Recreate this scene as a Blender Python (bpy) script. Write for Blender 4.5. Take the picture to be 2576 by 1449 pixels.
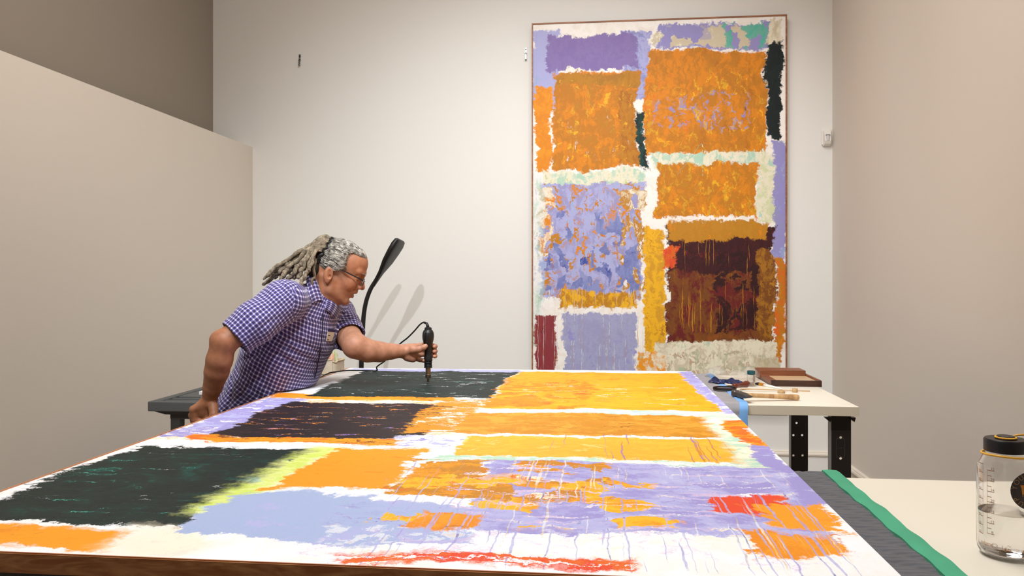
import bpy, bmesh, math, random
import numpy as np
from mathutils import Vector, Matrix
from mathutils.bvhtree import BVHTree

for o in list(bpy.data.objects): bpy.data.objects.remove(o, do_unlink=True)
random.seed(7); RNG = np.random.default_rng(7)
SC = bpy.context.scene; COL = SC.collection
FPX = 1988.0; HZ = 704.0; CX = 1288.0; EYE = 1.44
YAW = math.radians(6.17); SN = math.sin(YAW); CS = math.cos(YAW)

# ------------------------------------------------------------ camera
cam = bpy.data.cameras.new('camera'); camo = bpy.data.objects.new('camera', cam); COL.objects.link(camo)
cam.sensor_width = 36.0; cam.lens = 36.0 * FPX / 2576.0
cam.shift_y = -(724.5 - HZ) / 2576.0
cam.clip_start = 0.02; cam.clip_end = 60
camo.location = (0, 0, EYE); camo.rotation_euler = (math.radians(90), 0, YAW)
SC.camera = camo

# ------------------------------------------------------------ world, lights, exposure
w = bpy.data.worlds.new('world'); SC.world = w; w.use_nodes = True
w.node_tree.nodes['Background'].inputs[0].default_value = (1.0, 0.97, 0.93, 1)
w.node_tree.nodes['Background'].inputs[1].default_value = 0.45
SC.view_settings.view_transform = 'Standard'; SC.view_settings.look = 'None'
SC.view_settings.gamma = 1.0; SC.view_settings.use_curve_mapping = False
SC.view_settings.exposure = 0.66

def spot(loc, tgt, power, size, blend, color=(1, .93, .84), radius=.04):
    l = bpy.data.lights.new('track_spot_light', 'SPOT'); l.energy = power; l.color = color
    l.spot_size = math.radians(size); l.spot_blend = blend; l.shadow_soft_size = radius
    o = bpy.data.objects.new('track_spot_light', l); COL.objects.link(o); o.location = loc
    o.rotation_euler = (Vector(tgt) - Vector(loc)).to_track_quat('-Z', 'Y').to_euler(); return o
def area(loc, tgt, power, sx, sy, color=(1, .93, .84)):
    l = bpy.data.lights.new('overhead_fill', 'AREA'); l.energy = power; l.color = color
    l.shape = 'RECTANGLE'; l.size = sx; l.size_y = sy
    o = bpy.data.objects.new('overhead_fill', l); COL.objects.link(o); o.location = loc
    o.rotation_euler = (Vector(tgt) - Vector(loc)).to_track_quat('-Z', 'Y').to_euler(); return o
WHITE = (.93, .975, 1.0); WARM = (1, .95, .88)
# two track lights over the table throw the lamp's twin shadows
spot((.04, .63, 3.9), (-.15, 4.9, 1.0), 185, 70, 1.0, WHITE, .035)
spot((-1.23, .63, 3.9), (-.55, 4.9, 1.0), 185, 70, 1.0, WHITE, .035)
# wall washers
spot((-.45, 3.1, 4.2), (-.45, 5.46, 1.6), 33, 70, 1.0, WHITE, .06)
spot((.55, 3.3, 4.2), (.5, 5.46, 1.5), 37, 70, 1.0, WHITE, .06)
spot((1.2, 4.2, 4.2), (1.25, 5.46, 1.3), 6, 70, 1.0, WARM, .06)
# table spot, then an added soft fill from overhead
spot((-.4, 1.2, 3.9), (-.4, 2.2, 1.0), 95, 80, .7, WHITE, .08)
area((-.5, 2.5, 4.5), (-.5, 2.5, 0), 62, 2.4, 2.2, WARM)

# ------------------------------------------------------------ helpers
def cw(p):                       # view-aligned metres (right, depth, height) -> world
    x, d, z = p; return Vector((x * CS - d * SN, x * SN + d * CS, z))
def pc(px, py, D):               # pixel + depth -> view-aligned metres
    return ((px - CX) / FPX * D, D, EYE - (py - HZ) / FPX * D)
def P(px, py, D): return cw(pc(px, py, D))
def PY(px, py, Y):
    t = (px - CX) / FPX; return P(px, py, Y / (t * SN + CS))
def PX(px, py, X):
    t = (px - CX) / FPX; return P(px, py, X / (t * CS - SN))
def PZ(px, py, z): return P(px, py, FPX * (EYE - z) / (py - HZ))
def lin(r, g, b):
    f = lambda c: (c / 255 / 12.92) if c / 255 <= .04045 else ((c / 255 + .055) / 1.055) ** 2.4
    return (f(r), f(g), f(b), 1)

def mat(name, color, rough=.5, metal=0, bump=0, bscale=200, var=0, vscale=8, color2=None, spec=.5, trans=0, ior=1.45, alpha=1, sheen=0):
    m = bpy.data.materials.new(name); m.use_nodes = True; nt = m.node_tree; b = nt.nodes['Principled BSDF']
    b.inputs['Base Color'].default_value = color; b.inputs['Roughness'].default_value = rough
    b.inputs['Metallic'].default_value = metal; b.inputs['Specular IOR Level'].default_value = spec
    b.inputs['Transmission Weight'].default_value = trans; b.inputs['IOR'].default_value = ior
    b.inputs['Alpha'].default_value = alpha; b.inputs['Sheen Weight'].default_value = sheen
    tc = nt.nodes.new('ShaderNodeTexCoord')
    if var or color2:
        n = nt.nodes.new('ShaderNodeTexNoise'); n.inputs['Scale'].default_value = vscale; n.inputs['Detail'].default_value = 4
        nt.links.new(tc.outputs['Object'], n.inputs['Vector'])
        mx = nt.nodes.new('ShaderNodeMix'); mx.data_type = 'RGBA'
        c2 = color2 or tuple(c * (1 - var) for c in color[:3]) + (1,)
        mx.inputs[6].default_value = color; mx.inputs[7].default_value = c2
        mr = nt.nodes.new('ShaderNodeMapRange'); mr.inputs[1].default_value = .35; mr.inputs[2].default_value = .65
        nt.links.new(n.outputs['Fac'], mr.inputs[0]); nt.links.new(mr.outputs[0], mx.inputs[0]); nt.links.new(mx.outputs[2], b.inputs['Base Color'])
    if bump:
        n = nt.nodes.new('ShaderNodeTexNoise'); n.inputs['Scale'].default_value = bscale; n.inputs['Detail'].default_value = 3
        nt.links.new(tc.outputs['Object'], n.inputs['Vector'])
        bp = nt.nodes.new('ShaderNodeBump'); bp.inputs['Strength'].default_value = bump; bp.inputs['Distance'].default_value = .002
        nt.links.new(n.outputs['Fac'], bp.inputs['Height']); nt.links.new(bp.outputs[0], b.inputs['Normal'])
    return m
def wood(name, c1, c2, scale=(2, 30, 30), rough=.45, dist=1.5):
    m = bpy.data.materials.new(name); m.use_nodes = True; nt = m.node_tree; b = nt.nodes['Principled BSDF']
    tc = nt.nodes.new('ShaderNodeTexCoord'); mp = nt.nodes.new('ShaderNodeMapping'); mp.inputs['Scale'].default_value = scale
    n = nt.nodes.new('ShaderNodeTexNoise'); n.inputs['Scale'].default_value = 1; n.inputs['Detail'].default_value = 5; n.inputs['Distortion'].default_value = dist
    r = nt.nodes.new('ShaderNodeValToRGB'); r.color_ramp.elements[0].position = .35; r.color_ramp.elements[1].position = .68
    r.color_ramp.elements[0].color = c1; r.color_ramp.elements[1].color = c2
    nt.links.new(tc.outputs['Object'], mp.inputs[0]); nt.links.new(mp.outputs[0], n.inputs['Vector'])
    nt.links.new(n.outputs['Fac'], r.inputs[0]); nt.links.new(r.outputs[0], b.inputs['Base Color']); b.inputs['Roughness'].default_value = rough
    return m

class MB:
    def __init__(s): s.v = []; s.f = []
    def add(s, vs, fs):
        o = len(s.v); s.v += [tuple(v) for v in vs]; s.f += [tuple(i + o for i in f) for f in fs]; return s
    def box(s, a, b):
        x0, y0, z0 = a; x1, y1, z1 = b
        return s.add([(x0,y0,z0),(x1,y0,z0),(x1,y1,z0),(x0,y1,z0),(x0,y0,z1),(x1,y0,z1),(x1,y1,z1),(x0,y1,z1)],
                     [(0,3,2,1),(4,5,6,7),(0,1,5,4),(1,2,6,5),(2,3,7,6),(3,0,4,7)])
    def tube(s, pts, r, n=10, flat=1.0, closed=False, up=None):
        pts = [Vector(p) for p in pts]; m = len(pts); rr = r if hasattr(r, '__len__') else [r] * m
        vs = []; fs = []; prev = None
        for i, p in enumerate(pts):
            if closed: t = pts[(i + 1) % m] - pts[i - 1]
            else: t = pts[min(i + 1, m - 1)] - pts[max(i - 1, 0)]
            t.normalize()
            if prev is None:
                a = Vector(up) if up else (Vector((0, 0, 1)) if abs(t.z) < .9 else Vector((1, 0, 0)))
            else: a = prev
            a = (a - t * a.dot(t)).normalized(); prev = a; b2 = t.cross(a)
            for k in range(n):
                th = 2 * math.pi * k / n; vs.append(p + a * (math.cos(th) * rr[i]) + b2 * (math.sin(th) * rr[i] * flat))
        for i in range(m if closed else m - 1):
            j = (i + 1) % m
            for k in range(n): fs.append((i*n+k, i*n+(k+1) % n, j*n+(k+1) % n, j*n+k))
        if not closed:
            fs.append(tuple(range(n - 1, -1, -1))); fs.append(tuple((m - 1) * n + k for k in range(n)))
        return s.add(vs, fs)
    def lathe(s, prof, c=(0, 0, 0), n=32, axis=None, xd=None, close=True):
        # prof: (r, h) along axis from c
        ax = Vector(axis).normalized() if axis else Vector((0, 0, 1))
        a = Vector(xd) if xd else (Vector((1, 0, 0)) if abs(ax.x) < .9 else Vector((0, 1, 0)))
        a = (a - ax * a.dot(ax)).normalized(); b2 = ax.cross(a); c = Vector(c); vs = []; fs = []
        for r, h in prof:
            for k in range(n):
                th = 2 * math.pi * k / n; vs.append(c + ax * h + (a * math.cos(th) + b2 * math.sin(th)) * r)
        for i in range(len(prof) - 1):
            for k in range(n): fs.append((i*n+k, i*n+(k+1) % n, (i+1)*n+(k+1) % n, (i+1)*n+k))
        if close:
            fs.append(tuple(range(n - 1, -1, -1))); fs.append(tuple((len(prof) - 1) * n + k for k in range(n)))
        return s.add(vs, fs)
    def prism(s, pts2, z0, z1, M=None):
        n = len(pts2); vs = [Vector((x, y, z0)) for x, y in pts2] + [Vector((x, y, z1)) for x, y in pts2]
        if M: vs = [M @ v for v in vs]
        return s.add(vs, [tuple(range(n - 1, -1, -1)), tuple(range(n, 2 * n))] + [(i, (i + 1) % n, n + (i + 1) % n, n + i) for i in range(n)])
    def build(s, name, m, parent=None, smooth=False, bevel=0, loc=None, segs=2):
        me = bpy.data.meshes.new(name); vs = s.v
        off = Vector((0, 0, 0))
        if parent is not None: off = ROOTLOC.get(parent.name, Vector((0, 0, 0)))
        elif loc is not None: off = Vector(loc)
        me.from_pydata([tuple(Vector(v) - off) for v in vs], [], s.f)
        bm = bmesh.new(); bm.from_mesh(me); bmesh.ops.recalc_face_normals(bm, faces=bm.faces)
        if bevel:
            es = [e for e in bm.edges if len(e.link_faces) == 2 and e.calc_face_angle(0) > math.radians(35)]
            bmesh.ops.bevel(bm, geom=es, offset=bevel, segments=segs, affect='EDGES', profile=.5)
        bm.to_mesh(me); bm.free()
        if smooth:
            me.polygons.foreach_set('use_smooth', [True] * len(me.polygons))
            if smooth != 'all': me.set_sharp_from_angle(angle=math.radians(40))
        me.materials.append(m)
        o = bpy.data.objects.new(name, me); COL.objects.link(o)
        if parent is not None: o.parent = parent; ROOTLOC[o.name] = off
        elif loc is not None: o.location = loc; ROOTLOC[o.name] = off
        return o
ROOTLOC = {}
def thing(name, label, cat, loc, group=None):
    o = bpy.data.objects.new(name, None); COL.objects.link(o); o.location = loc; o.empty_display_size = .05
    ROOTLOC[o.name] = Vector(loc); o['label'] = label; o['category'] = cat
    if group: o['group'] = group
    return o
def tag(o, label, cat, group=None):
    o['label'] = label; o['category'] = cat
    if group: o['group'] = group
    return o
def plabel(o, l): o['label'] = l; return o
def struct(name, mb, m):
    o = mb.build(name, m); o['kind'] = 'structure'; return o
def rrect(cx, cy, hx, hy, r, n=5):
    out = []
    for qx, qy, a0 in ((1, 1, 0), (-1, 1, 90), (-1, -1, 180), (1, -1, 270)):
        for k in range(n + 1):
            a = math.radians(a0 + 90 * k / n); out.append((cx + qx * (hx - r) + r * math.cos(a), cy + qy * (hy - r) + r * math.sin(a)))
    return out
def spline(pts, n=8):
    pts = [Vector(p) for p in pts]; out = []
    for i in range(len(pts) - 1):
        p0 = pts[max(i - 1, 0)]; p1 = pts[i]; p2 = pts[i + 1]; p3 = pts[min(i + 2, len(pts) - 1)]
        for k in range(n):
            t = k / n
            out.append(.5 * ((2 * p1) + (p2 - p0) * t + (2 * p0 - 5 * p1 + 4 * p2 - p3) * t * t + (3 * p1 - p0 - 3 * p2 + p3) * t ** 3))
    out.append(pts[-1]); return out
# ------------------------------------------------------------ room
YW = 5.46; XR = 1.555; XL = -2.469; ZC = 4.6
wallm = mat('painted_wall', lin(232, 229, 224), .85, bump=.15, bscale=120, spec=.2)
wallp = mat('painted_partition', lin(222, 214, 203), .85, bump=.15, bscale=120, spec=.2)
wallr = mat('painted_wall_right', lin(222, 213, 203), .85, bump=.15, bscale=120, spec=.2)
trimm = mat('trim_paint', lin(226, 215, 202), .5)
floorm = wood('floor_boards', lin(138, 126, 112), lin(160, 148, 134), (2, 14, 2), .4)
ceilm = mat('ceiling_paint', lin(120, 116, 112), .9)
struct('wall_back', MB().box((-3.6, YW, 0), (XR + .12, YW + .12, ZC)), wallm)
struct('wall_right', MB().box((XR, -3.2, 0), (XR + .12, YW, ZC)), wallr)
struct('wall_left', MB().box((XL - .14, -3.2, 0), (XL, YW, 2.395)), wallp)
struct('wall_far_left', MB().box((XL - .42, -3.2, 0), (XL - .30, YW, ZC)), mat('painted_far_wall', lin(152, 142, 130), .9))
struct('wall_behind', MB().box((-3.0, -3.3, 0), (XR + .12, -3.2, ZC)), wallp)
struct('floor', MB().box((-3.0, -3.3, -.1), (XR + .12, YW + .12, 0)), floorm)
struct('ceiling', MB().box((-3.6, -3.3, ZC), (XR + .12, YW + .12, ZC + .1)), ceilm)
def capprof(d): return None
b = MB().box((XL, YW - .014, 0), (XR, YW, .262))
struct('baseboard_back', b, wallm)
def cap(y0):   # rounded cap moulding profile
    return [(0, .262), (-.018, .262), (-.024, .268), (-.027, .276), (-.024, .285), (-.017, .290), (-.017, .294), (0, .300)]
def extr(prof, fn, a, bb):
    vs = [fn(d, z, a) for d, z in prof] + [fn(d, z, bb) for d, z in prof]; n = len(prof)
    return MB().add(vs, [tuple(range(n)), tuple(range(2*n-1, n-1, -1))] + [(i, (i+1) % n, n+(i+1) % n, n+i) for i in range(n)])
struct('trim_1', extr(cap(0), lambda d, z, t: (t, YW + d, z), XL, XR), trimm)
struct('baseboard_right', MB().box((XR - .014, -3.2, 0), (XR, YW - .014, .262)), wallr)
struct('trim_2', extr(cap(0), lambda d, z, t: (XR + d, t, z), -3.2, YW - .02), trimm)
struct('baseboard_left', MB().box((XL, -3.2, 0), (XL + .014, YW - .014, .262)), wallp)
struct('trim_3', extr(cap(0), lambda d, z, t: (XL - d, t, z), -3.2, YW - .02), trimm)

# ------------------------------------------------------------ paint material
def NG():
    g = bpy.data.node_groups.new('paint_patch', 'ShaderNodeTree')
    def si(n, t, d=None):
        s_ = g.interface.new_socket(n, in_out='INPUT', socket_type=t)
        if d is not None: s_.default_value = d
    si('Base', 'NodeSocketColor'); si('X', 'NodeSocketFloat'); si('Y', 'NodeSocketFloat')
    si('CX', 'NodeSocketFloat'); si('CY', 'NodeSocketFloat'); si('HX', 'NodeSocketFloat'); si('HY', 'NodeSocketFloat')
    si('Edge', 'NodeSocketFloat'); si('Amp', 'NodeSocketFloat', .05); si('Soft', 'NodeSocketFloat', .006)
    si('Sel', 'NodeSocketFloat'); si('Thr', 'NodeSocketFloat', -1); si('M', 'NodeSocketFloat')
    si('A', 'NodeSocketColor'); si('B', 'NodeSocketColor'); si('C', 'NodeSocketColor'); si('Op', 'NodeSocketFloat', 1)
    g.interface.new_socket('Color', in_out='OUTPUT', socket_type='NodeSocketColor')
    gi = g.nodes.new('NodeGroupInput'); go = g.nodes.new('NodeGroupOutput')
    def m(op, a, b=None, c=None):
        n = g.nodes.new('ShaderNodeMath'); n.operation = op
        for i, x in enumerate((a, b, c)):
            if x is None: continue
            if isinstance(x, (int, float)): n.inputs[i].default_value = x
            else: g.links.new(x, n.inputs[i])
        return n.outputs[0]
    I = gi.outputs
    dx = m('SUBTRACT', m('ABSOLUTE', m('SUBTRACT', I['X'], I['CX'])), I['HX'])
    dy = m('SUBTRACT', m('ABSOLUTE', m('SUBTRACT', I['Y'], I['CY'])), I['HY'])
    d = m('MAXIMUM', dx, dy)
    d = m('ADD', m('SUBTRACT', d, .007), m('MULTIPLY', m('SUBTRACT', I['Edge'], .5), I['Amp']))
    def mr(v, a, b_):
        n = g.nodes.new('ShaderNodeMapRange'); n.interpolation_type = 'SMOOTHSTEP'
        for i, x in enumerate((v, a, b_)):
            if isinstance(x, (int, float)): n.inputs[i].default_value = x
            else: g.links.new(x, n.inputs[i])
        return n.outputs[0]
    mask = m('SUBTRACT', 1, mr(d, m('MULTIPLY', I['Soft'], -1), I['Soft']))
    sel = mr(I['Sel'], m('SUBTRACT', I['Thr'], .02), m('ADD', I['Thr'], .02))
    mask = m('MULTIPLY', m('MULTIPLY', mask, sel), I['Op'])
    def mix(f, a, b_):
        n = g.nodes.new('ShaderNodeMix'); n.data_type = 'RGBA'
        g.links.new(f, n.inputs[0]); g.links.new(a, n.inputs[6]); g.links.new(b_, n.inputs[7]); return n.outputs[2]
    c1 = mix(mr(I['M'], .38, .56), I['A'], I['B']); c2 = mix(mr(I['M'], .60, .70), c1, I['C'])
    g.links.new(mix(mask, I['Base'], c2), go.inputs[0]); return g
PATCH = NG()

def paint_material(name, W, H, ground, patches, horiz=True, seed=0, bump=.35):
    """patches: dict(r=(x0,y0,x1,y1) fractions, c=(A,B,C), amp, soft, sel, thr, op)"""
    m = bpy.data.materials.new(name); m.use_nodes = True; nt = m.node_tree; bs = nt.nodes['Principled BSDF']
    L = nt.links.new
    uv = nt.nodes.new('ShaderNodeUVMap'); uv.uv_map = 'UVMap'      # metres on the canvas
    def noise(vec, sc, det=3, rough=.5, dist=0, col=False):
        n = nt.nodes.new('ShaderNodeTexNoise'); n.noise_dimensions = '2D'; n.inputs['Scale'].default_value = sc
        n.inputs['Detail'].default_value = det; n.inputs['Roughness'].default_value = rough; n.inputs['Distortion'].default_value = dist
        L(vec, n.inputs['Vector']); return n.outputs['Color' if col else 'Fac']
    def mapping(vec, loc=(0, 0, 0), sc=(1, 1, 1)):
        n = nt.nodes.new('ShaderNodeMapping'); n.inputs['Location'].default_value = loc; n.inputs['Scale'].default_value = sc
        L(vec, n.inputs[0]); return n.outputs[0]
    def vm(op, a, b_):
        n = nt.nodes.new('ShaderNodeVectorMath'); n.operation = op
        for i, x in enumerate((a, b_)):
            if isinstance(x, tuple): n.inputs[i].default_value = x
            else: L(x, n.inputs[i])
        return n.outputs[0]
    def mth(op, a, b_=None):
        n = nt.nodes.new('ShaderNodeMath'); n.operation = op
        for i, x in enumerate((a, b_)):
            if x is None: continue
            if isinstance(x, (int, float)): n.inputs[i].default_value = x
            else: L(x, n.inputs[i])
        return n.outputs[0]
    base = mapping(uv.outputs[0], (seed * 3.7, seed * 1.9, 0))
    w1 = vm('MULTIPLY', vm('SUBTRACT', noise(base, 3.5, 2, col=True), (.5, .5, .5)), (.10, .10, 0))
    w2 = vm('MULTIPLY', vm('SUBTRACT', noise(base, 26, 4, .7, col=True), (.5, .5, .5)), (.06, .06, 0))
    warp = vm('ADD', vm('ADD', uv.outputs[0], w1), w2)
    sx = nt.nodes.new('ShaderNodeSeparateXYZ'); L(warp, sx.inputs[0])
    st = (5, 55, 1) if horiz else (45, 7, 1)
    strokes = noise(mapping(warp, (seed, 0, 0), st), 1, 4, .65)
    edge = noise(mapping(warp, (0, seed, 0), (6, 30, 1) if horiz else (16, 12, 1)), 1, 5, .7)
    big = noise(mapping(warp, (seed + 5, 3, 0)), 7, 4, .6, 1.2)
    fine = noise(mapping(warp, (seed + 9, 3, 0)), 24, 5, .65, .8)
    vor = nt.nodes.new('ShaderNodeTexVoronoi'); vor.voronoi_dimensions = '2D'; vor.inputs['Scale'].default_value = 15
    L(mapping(vm('ADD', warp, vm('MULTIPLY', vm('SUBTRACT', noise(base, 12, 2, col=True), (.5, .5, .5)), (.10, .10, 0))), (seed, 0, 0), (.75, 1.2, 1) if horiz else (1.3, .8, 1)), vor.inputs['Vector'])
    sv = nt.nodes.new('ShaderNodeSeparateColor'); L(vor.outputs['Color'], sv.inputs[0])
    cell, cell2 = sv.outputs[0], sv.outputs[1]
    vor2 = nt.nodes.new('ShaderNodeTexVoronoi'); vor2.voronoi_dimensions = '2D'; vor2.inputs['Scale'].default_value = 34
    L(mapping(warp, (seed, 2, 0), (.8, 1.3, 1) if horiz else (1.3, .8, 1)), vor2.inputs['Vector'])
    sv2 = nt.nodes.new('ShaderNodeSeparateColor'); L(vor2.outputs['Color'], sv2.inputs[0])
    _dn = noise(mapping(warp, (seed + 31, 7, 0), (.8, 1.3, 1) if horiz else (1.3, .8, 1)), 15, 4, .62, 1.1)
    _dm = nt.nodes.new('ShaderNodeMapRange'); _dm.inputs[1].default_value = .27; _dm.inputs[2].default_value = .70; L(_dn, _dm.inputs[0])
    dab = _dm.outputs[0]
    # runs of thin paint along the canvas' own vertical
    dw = vm('ADD', uv.outputs[0], vm('MULTIPLY', vm('SUBTRACT', noise(base, 14, 2, col=True), (.5, .5, .5)), (.014, 0, 0)))
    drip = noise(mapping(dw, (seed + 2, 0, 0), (130, 1.7, 1)), 1, 1, .4)
    drip2 = noise(mapping(dw, (seed + 12, 4, 0), (115, 2.4, 1)), 1, 1, .4)
    M0 = mth('ADD', mth('MULTIPLY', strokes, .35), mth('ADD', mth('MULTIPLY', big, .45), mth('MULTIPLY', fine, .20)))
    M0 = mth('ADD', mth('MULTIPLY', M0, 1.7), -.35)
    Mb = mth('ADD', mth('MULTIPLY', M0, .86), mth('MULTIPLY', cell, .14))
    S = dict(strokes=strokes, big=big, fine=fine, cell=cell, cell2=cell2, dab=dab, drip=drip, drip2=drip2, none=big)
    rgb = nt.nodes.new('ShaderNodeMix'); rgb.data_type = 'RGBA'; rgb.inputs[6].default_value = ground[0]; rgb.inputs[7].default_value = ground[1]
    mrr = nt.nodes.new('ShaderNodeMapRange'); mrr.inputs[1].default_value = .45; mrr.inputs[2].default_value = .65
    L(big, mrr.inputs[0]); L(mrr.outputs[0], rgb.inputs[0])
    cur = rgb.outputs[2]
    for p in patches:
        n = nt.nodes.new('ShaderNodeGroup'); n.node_tree = PATCH
        x0, y0, x1, y1 = p['r']; L(cur, n.inputs['Base']); L(sx.outputs[0], n.inputs['X']); L(sx.outputs[1], n.inputs['Y'])
        n.inputs['CX'].default_value = (x0 + x1) / 2 * W; n.inputs['CY'].default_value = (y0 + y1) / 2 * H
        n.inputs['HX'].default_value = abs(x1 - x0) / 2 * W; n.inputs['HY'].default_value = abs(y1 - y0) / 2 * H
        L(edge, n.inputs['Edge']); n.inputs['Amp'].default_value = p.get('amp', .08); n.inputs['Soft'].default_value = p.get('soft', .006)
        L(S[p.get('sel', 'none')], n.inputs['Sel']); n.inputs['Thr'].default_value = p.get('thr', -1)
        L(Mb if p.get('m', 'b') == 'b' else M0, n.inputs['M'])
        c = p['c']; n.inputs['A'].default_value = c[0]; n.inputs['B'].default_value = c[min(1, len(c)-1)]; n.inputs['C'].default_value = c[-1]
        n.inputs['Op'].default_value = p.get('op', 1); cur = n.outputs[0]
    L(cur, bs.inputs['Base Color']); bs.inputs['Roughness'].default_value = .55; bs.inputs['Specular IOR Level'].default_value = .3
    bp = nt.nodes.new('ShaderNodeBump'); bp.inputs['Strength'].default_value = bump; bp.inputs['Distance'].default_value = .004
    L(mth('ADD', mth('MULTIPLY', fine, .7), mth('ADD', strokes, mth('MULTIPLY', dab, .25))), bp.inputs['Height']); L(bp.outputs[0], bs.inputs['Normal'])
    return m

OR1, OR2, OR3, OCH, YEL, GOLD = lin(250,158,24), lin(236,142,20), lin(234,108,30), lin(200,135,28), lin(255,190,30), lin(222,160,36)
DOR = lin(204, 128, 24); BRN = lin(128, 72, 22); LAV = lin(160,152,214); LAV2 = lin(184,184,232); PUR = lin(140,118,182); GRN = lin(14,30,28); DGR = lin(4,66,58)
AUB = lin(34,24,28); WH = lin(250,250,252); CRM = lin(250,240,214); MINT = lin(186,222,200); RED = lin(232,74,40); MAR = lin(72,18,22); MAR2 = lin(110,28,26); BEI = lin(222,206,178)
LBL = lin(170,186,226); YG = lin(214,232,110); TEAL = lin(90,190,170); DRED = lin(150,56,62); BLU = lin(70,84,170)

CW, CH = 1.679, 2.67
# a free, generic arrangement of loose colour fields
table_patches = [
 dict(r=(0, .33, .5, .62), c=(OR1, CRM, OR3), amp=.10, thr=.45, sel='strokes'),
 dict(r=(.0, .62, .42, .665), c=(OR2, OR1, OR3), amp=.06),
 dict(r=(.0, .34, .09, .62), c=(LAV2, LAV, WH), amp=.09),
 dict(r=(.02, .955, .5, .99), c=(LAV2, LAV2, WH), amp=.03),
 dict(r=(.07, .65, .495, .955), c=(GRN, lin(20,38,36), lin(24,48,44)), amp=.07, m='0'),
 dict(r=(.08, .36, .44, .59), c=(AUB, lin(40,28,32), lin(48,34,38)), amp=.07, m='0'),
 dict(r=(.08, .36, .46, .59), c=(WH, OR2, PUR), amp=.05, sel='strokes', thr=.66),
 dict(r=(.09, .66, .49, .95), c=(DGR, WH, TEAL), amp=.05, sel='strokes', thr=.675),
 dict(r=(.05, .335, .46, .36), c=(OR3, OR1, BRN), amp=.05),
 dict(r=(.40, .40, .5, .63), c=(OR2, OCH, CRM), amp=.08, sel='strokes', thr=.42),
 dict(r=(.405, .32, .51, .38), c=(LAV2, WH, LAV), amp=.06),
 dict(r=(.02, .06, .30, .30), c=(GRN, lin(16,40,36), DGR), amp=.11, m='0'),
 dict(r=(.285, .09, .325, .31), c=(YG, lin(232,240,150), MINT), amp=.05, soft=.03),
 dict(r=(.325, .165, .47, .31), c=(OR1, lin(252,160,26), OR2), amp=.08, m='0'),
 dict(r=(.08, .008, .25, .045), c=(OR1, OR1, OR2), amp=.07, soft=.012),
 dict(r=(.25, .01, .34, .055), c=(CRM, CRM, lin(252,226,205)), amp=.05, soft=.03, op=.7),
 dict(r=(.305, .05, .46, .145), c=(LBL, LBL, LAV2), amp=.06, m='0'),
 dict(r=(.45, .045, .60, .13), c=(LAV2, LBL, LAV), amp=.08),
 dict(r=(.505, .565, .97, .965), c=(OR1, lin(255,176,28), OR2), amp=.07),
 dict(r=(.50, .56, .72, .86), c=(OR3, OR2, OCH), amp=.09, sel='big', thr=.5),
 dict(r=(.56, .62, .92, .80), c=(WH, CRM, MINT), amp=.05, sel='strokes', thr=.665),
 dict(r=(.50, .535, .97, .56), c=(WH, MINT, LAV2), amp=.03),
 dict(r=(.49, .40, .95, .53), c=(lin(240,158,50), OCH, DOR), amp=.06),
 dict(r=(.60, .42, .9, .52), c=(OCH, BRN, OR2), amp=.05, sel='strokes', thr=.66),
 dict(r=(.52, .285, .945, .385), c=(lin(252,188,60), lin(250,176,48), lin(248,206,110)), amp=.05, m='0'),
 dict(r=(.66, .28, .95, .40), c=(DOR, PUR, OCH), amp=.02, sel='drip', thr=.71, op=.8),
 dict(r=(.50, .268, 1.0, .285), c=(MINT, WH, CRM), amp=.04),
 dict(r=(.935, .26, .985, .55), c=(MINT, CRM, WH), amp=.06, soft=.02),
 dict(r=(.975, .55, 1.0, .99), c=(LAV2, LAV, WH), amp=.05),
 dict(r=(.965, .36, 1.0, .50), c=(OR3, OR1, OR2), amp=.05),
 dict(r=(.965, .16, 1.0, .36), c=(LAV, LAV, LAV2), amp=.05),
 dict(r=(.58, .075, .97, .268), c=(LAV, LAV2, lin(205,205,240)), amp=.09),
 dict(r=(.48, .15, .74, .265), c=(OR1, OCH, OR3), amp=.08, sel='cell', thr=.30),
 dict(r=(.48, .09, .80, .22), c=(OR1, YEL, OR3), amp=.09, sel='cell2', thr=.70),
 dict(r=(.55, .07, .97, .25), c=(WH, lin(214,190,225), CRM), amp=.09, sel='strokes', thr=.60),
 dict(r=(.46, .025, .97, .075), c=(lin(214,190,225), WH, CRM), amp=.05, sel='fine', thr=.52, op=.55),
 dict(r=(.87, .13, .955, .175), c=(RED, RED, OR3), amp=.07),
 dict(r=(.92, .10, .985, .155), c=(OR1, OR1, OR2), amp=.09),
 dict(r=(.88, .045, .97, .085), c=(OR1, OR2, OR3), amp=.07),
 dict(r=(.535, .078, .60, .108), c=(OR1, OR2, DOR), amp=.05),
 dict(r=(.47, .01, .98, .26), c=(LAV, LAV2, BLU), amp=.04, sel='drip', thr=.69, op=.75),
 dict(r=(.62, .02, .98, .27), c=(lin(226,200,130), WH, CRM), amp=.04, sel='drip2', thr=.735, op=.55),
 dict(r=(.03, .07, .29, .29), c=(WH, DGR, TEAL), amp=.05, sel='strokes', thr=.68),
 dict(r=(.49, .013, .76, .025), c=(RED, OR3, RED), amp=.05, sel='strokes', thr=.40, soft=.01),
]
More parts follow.
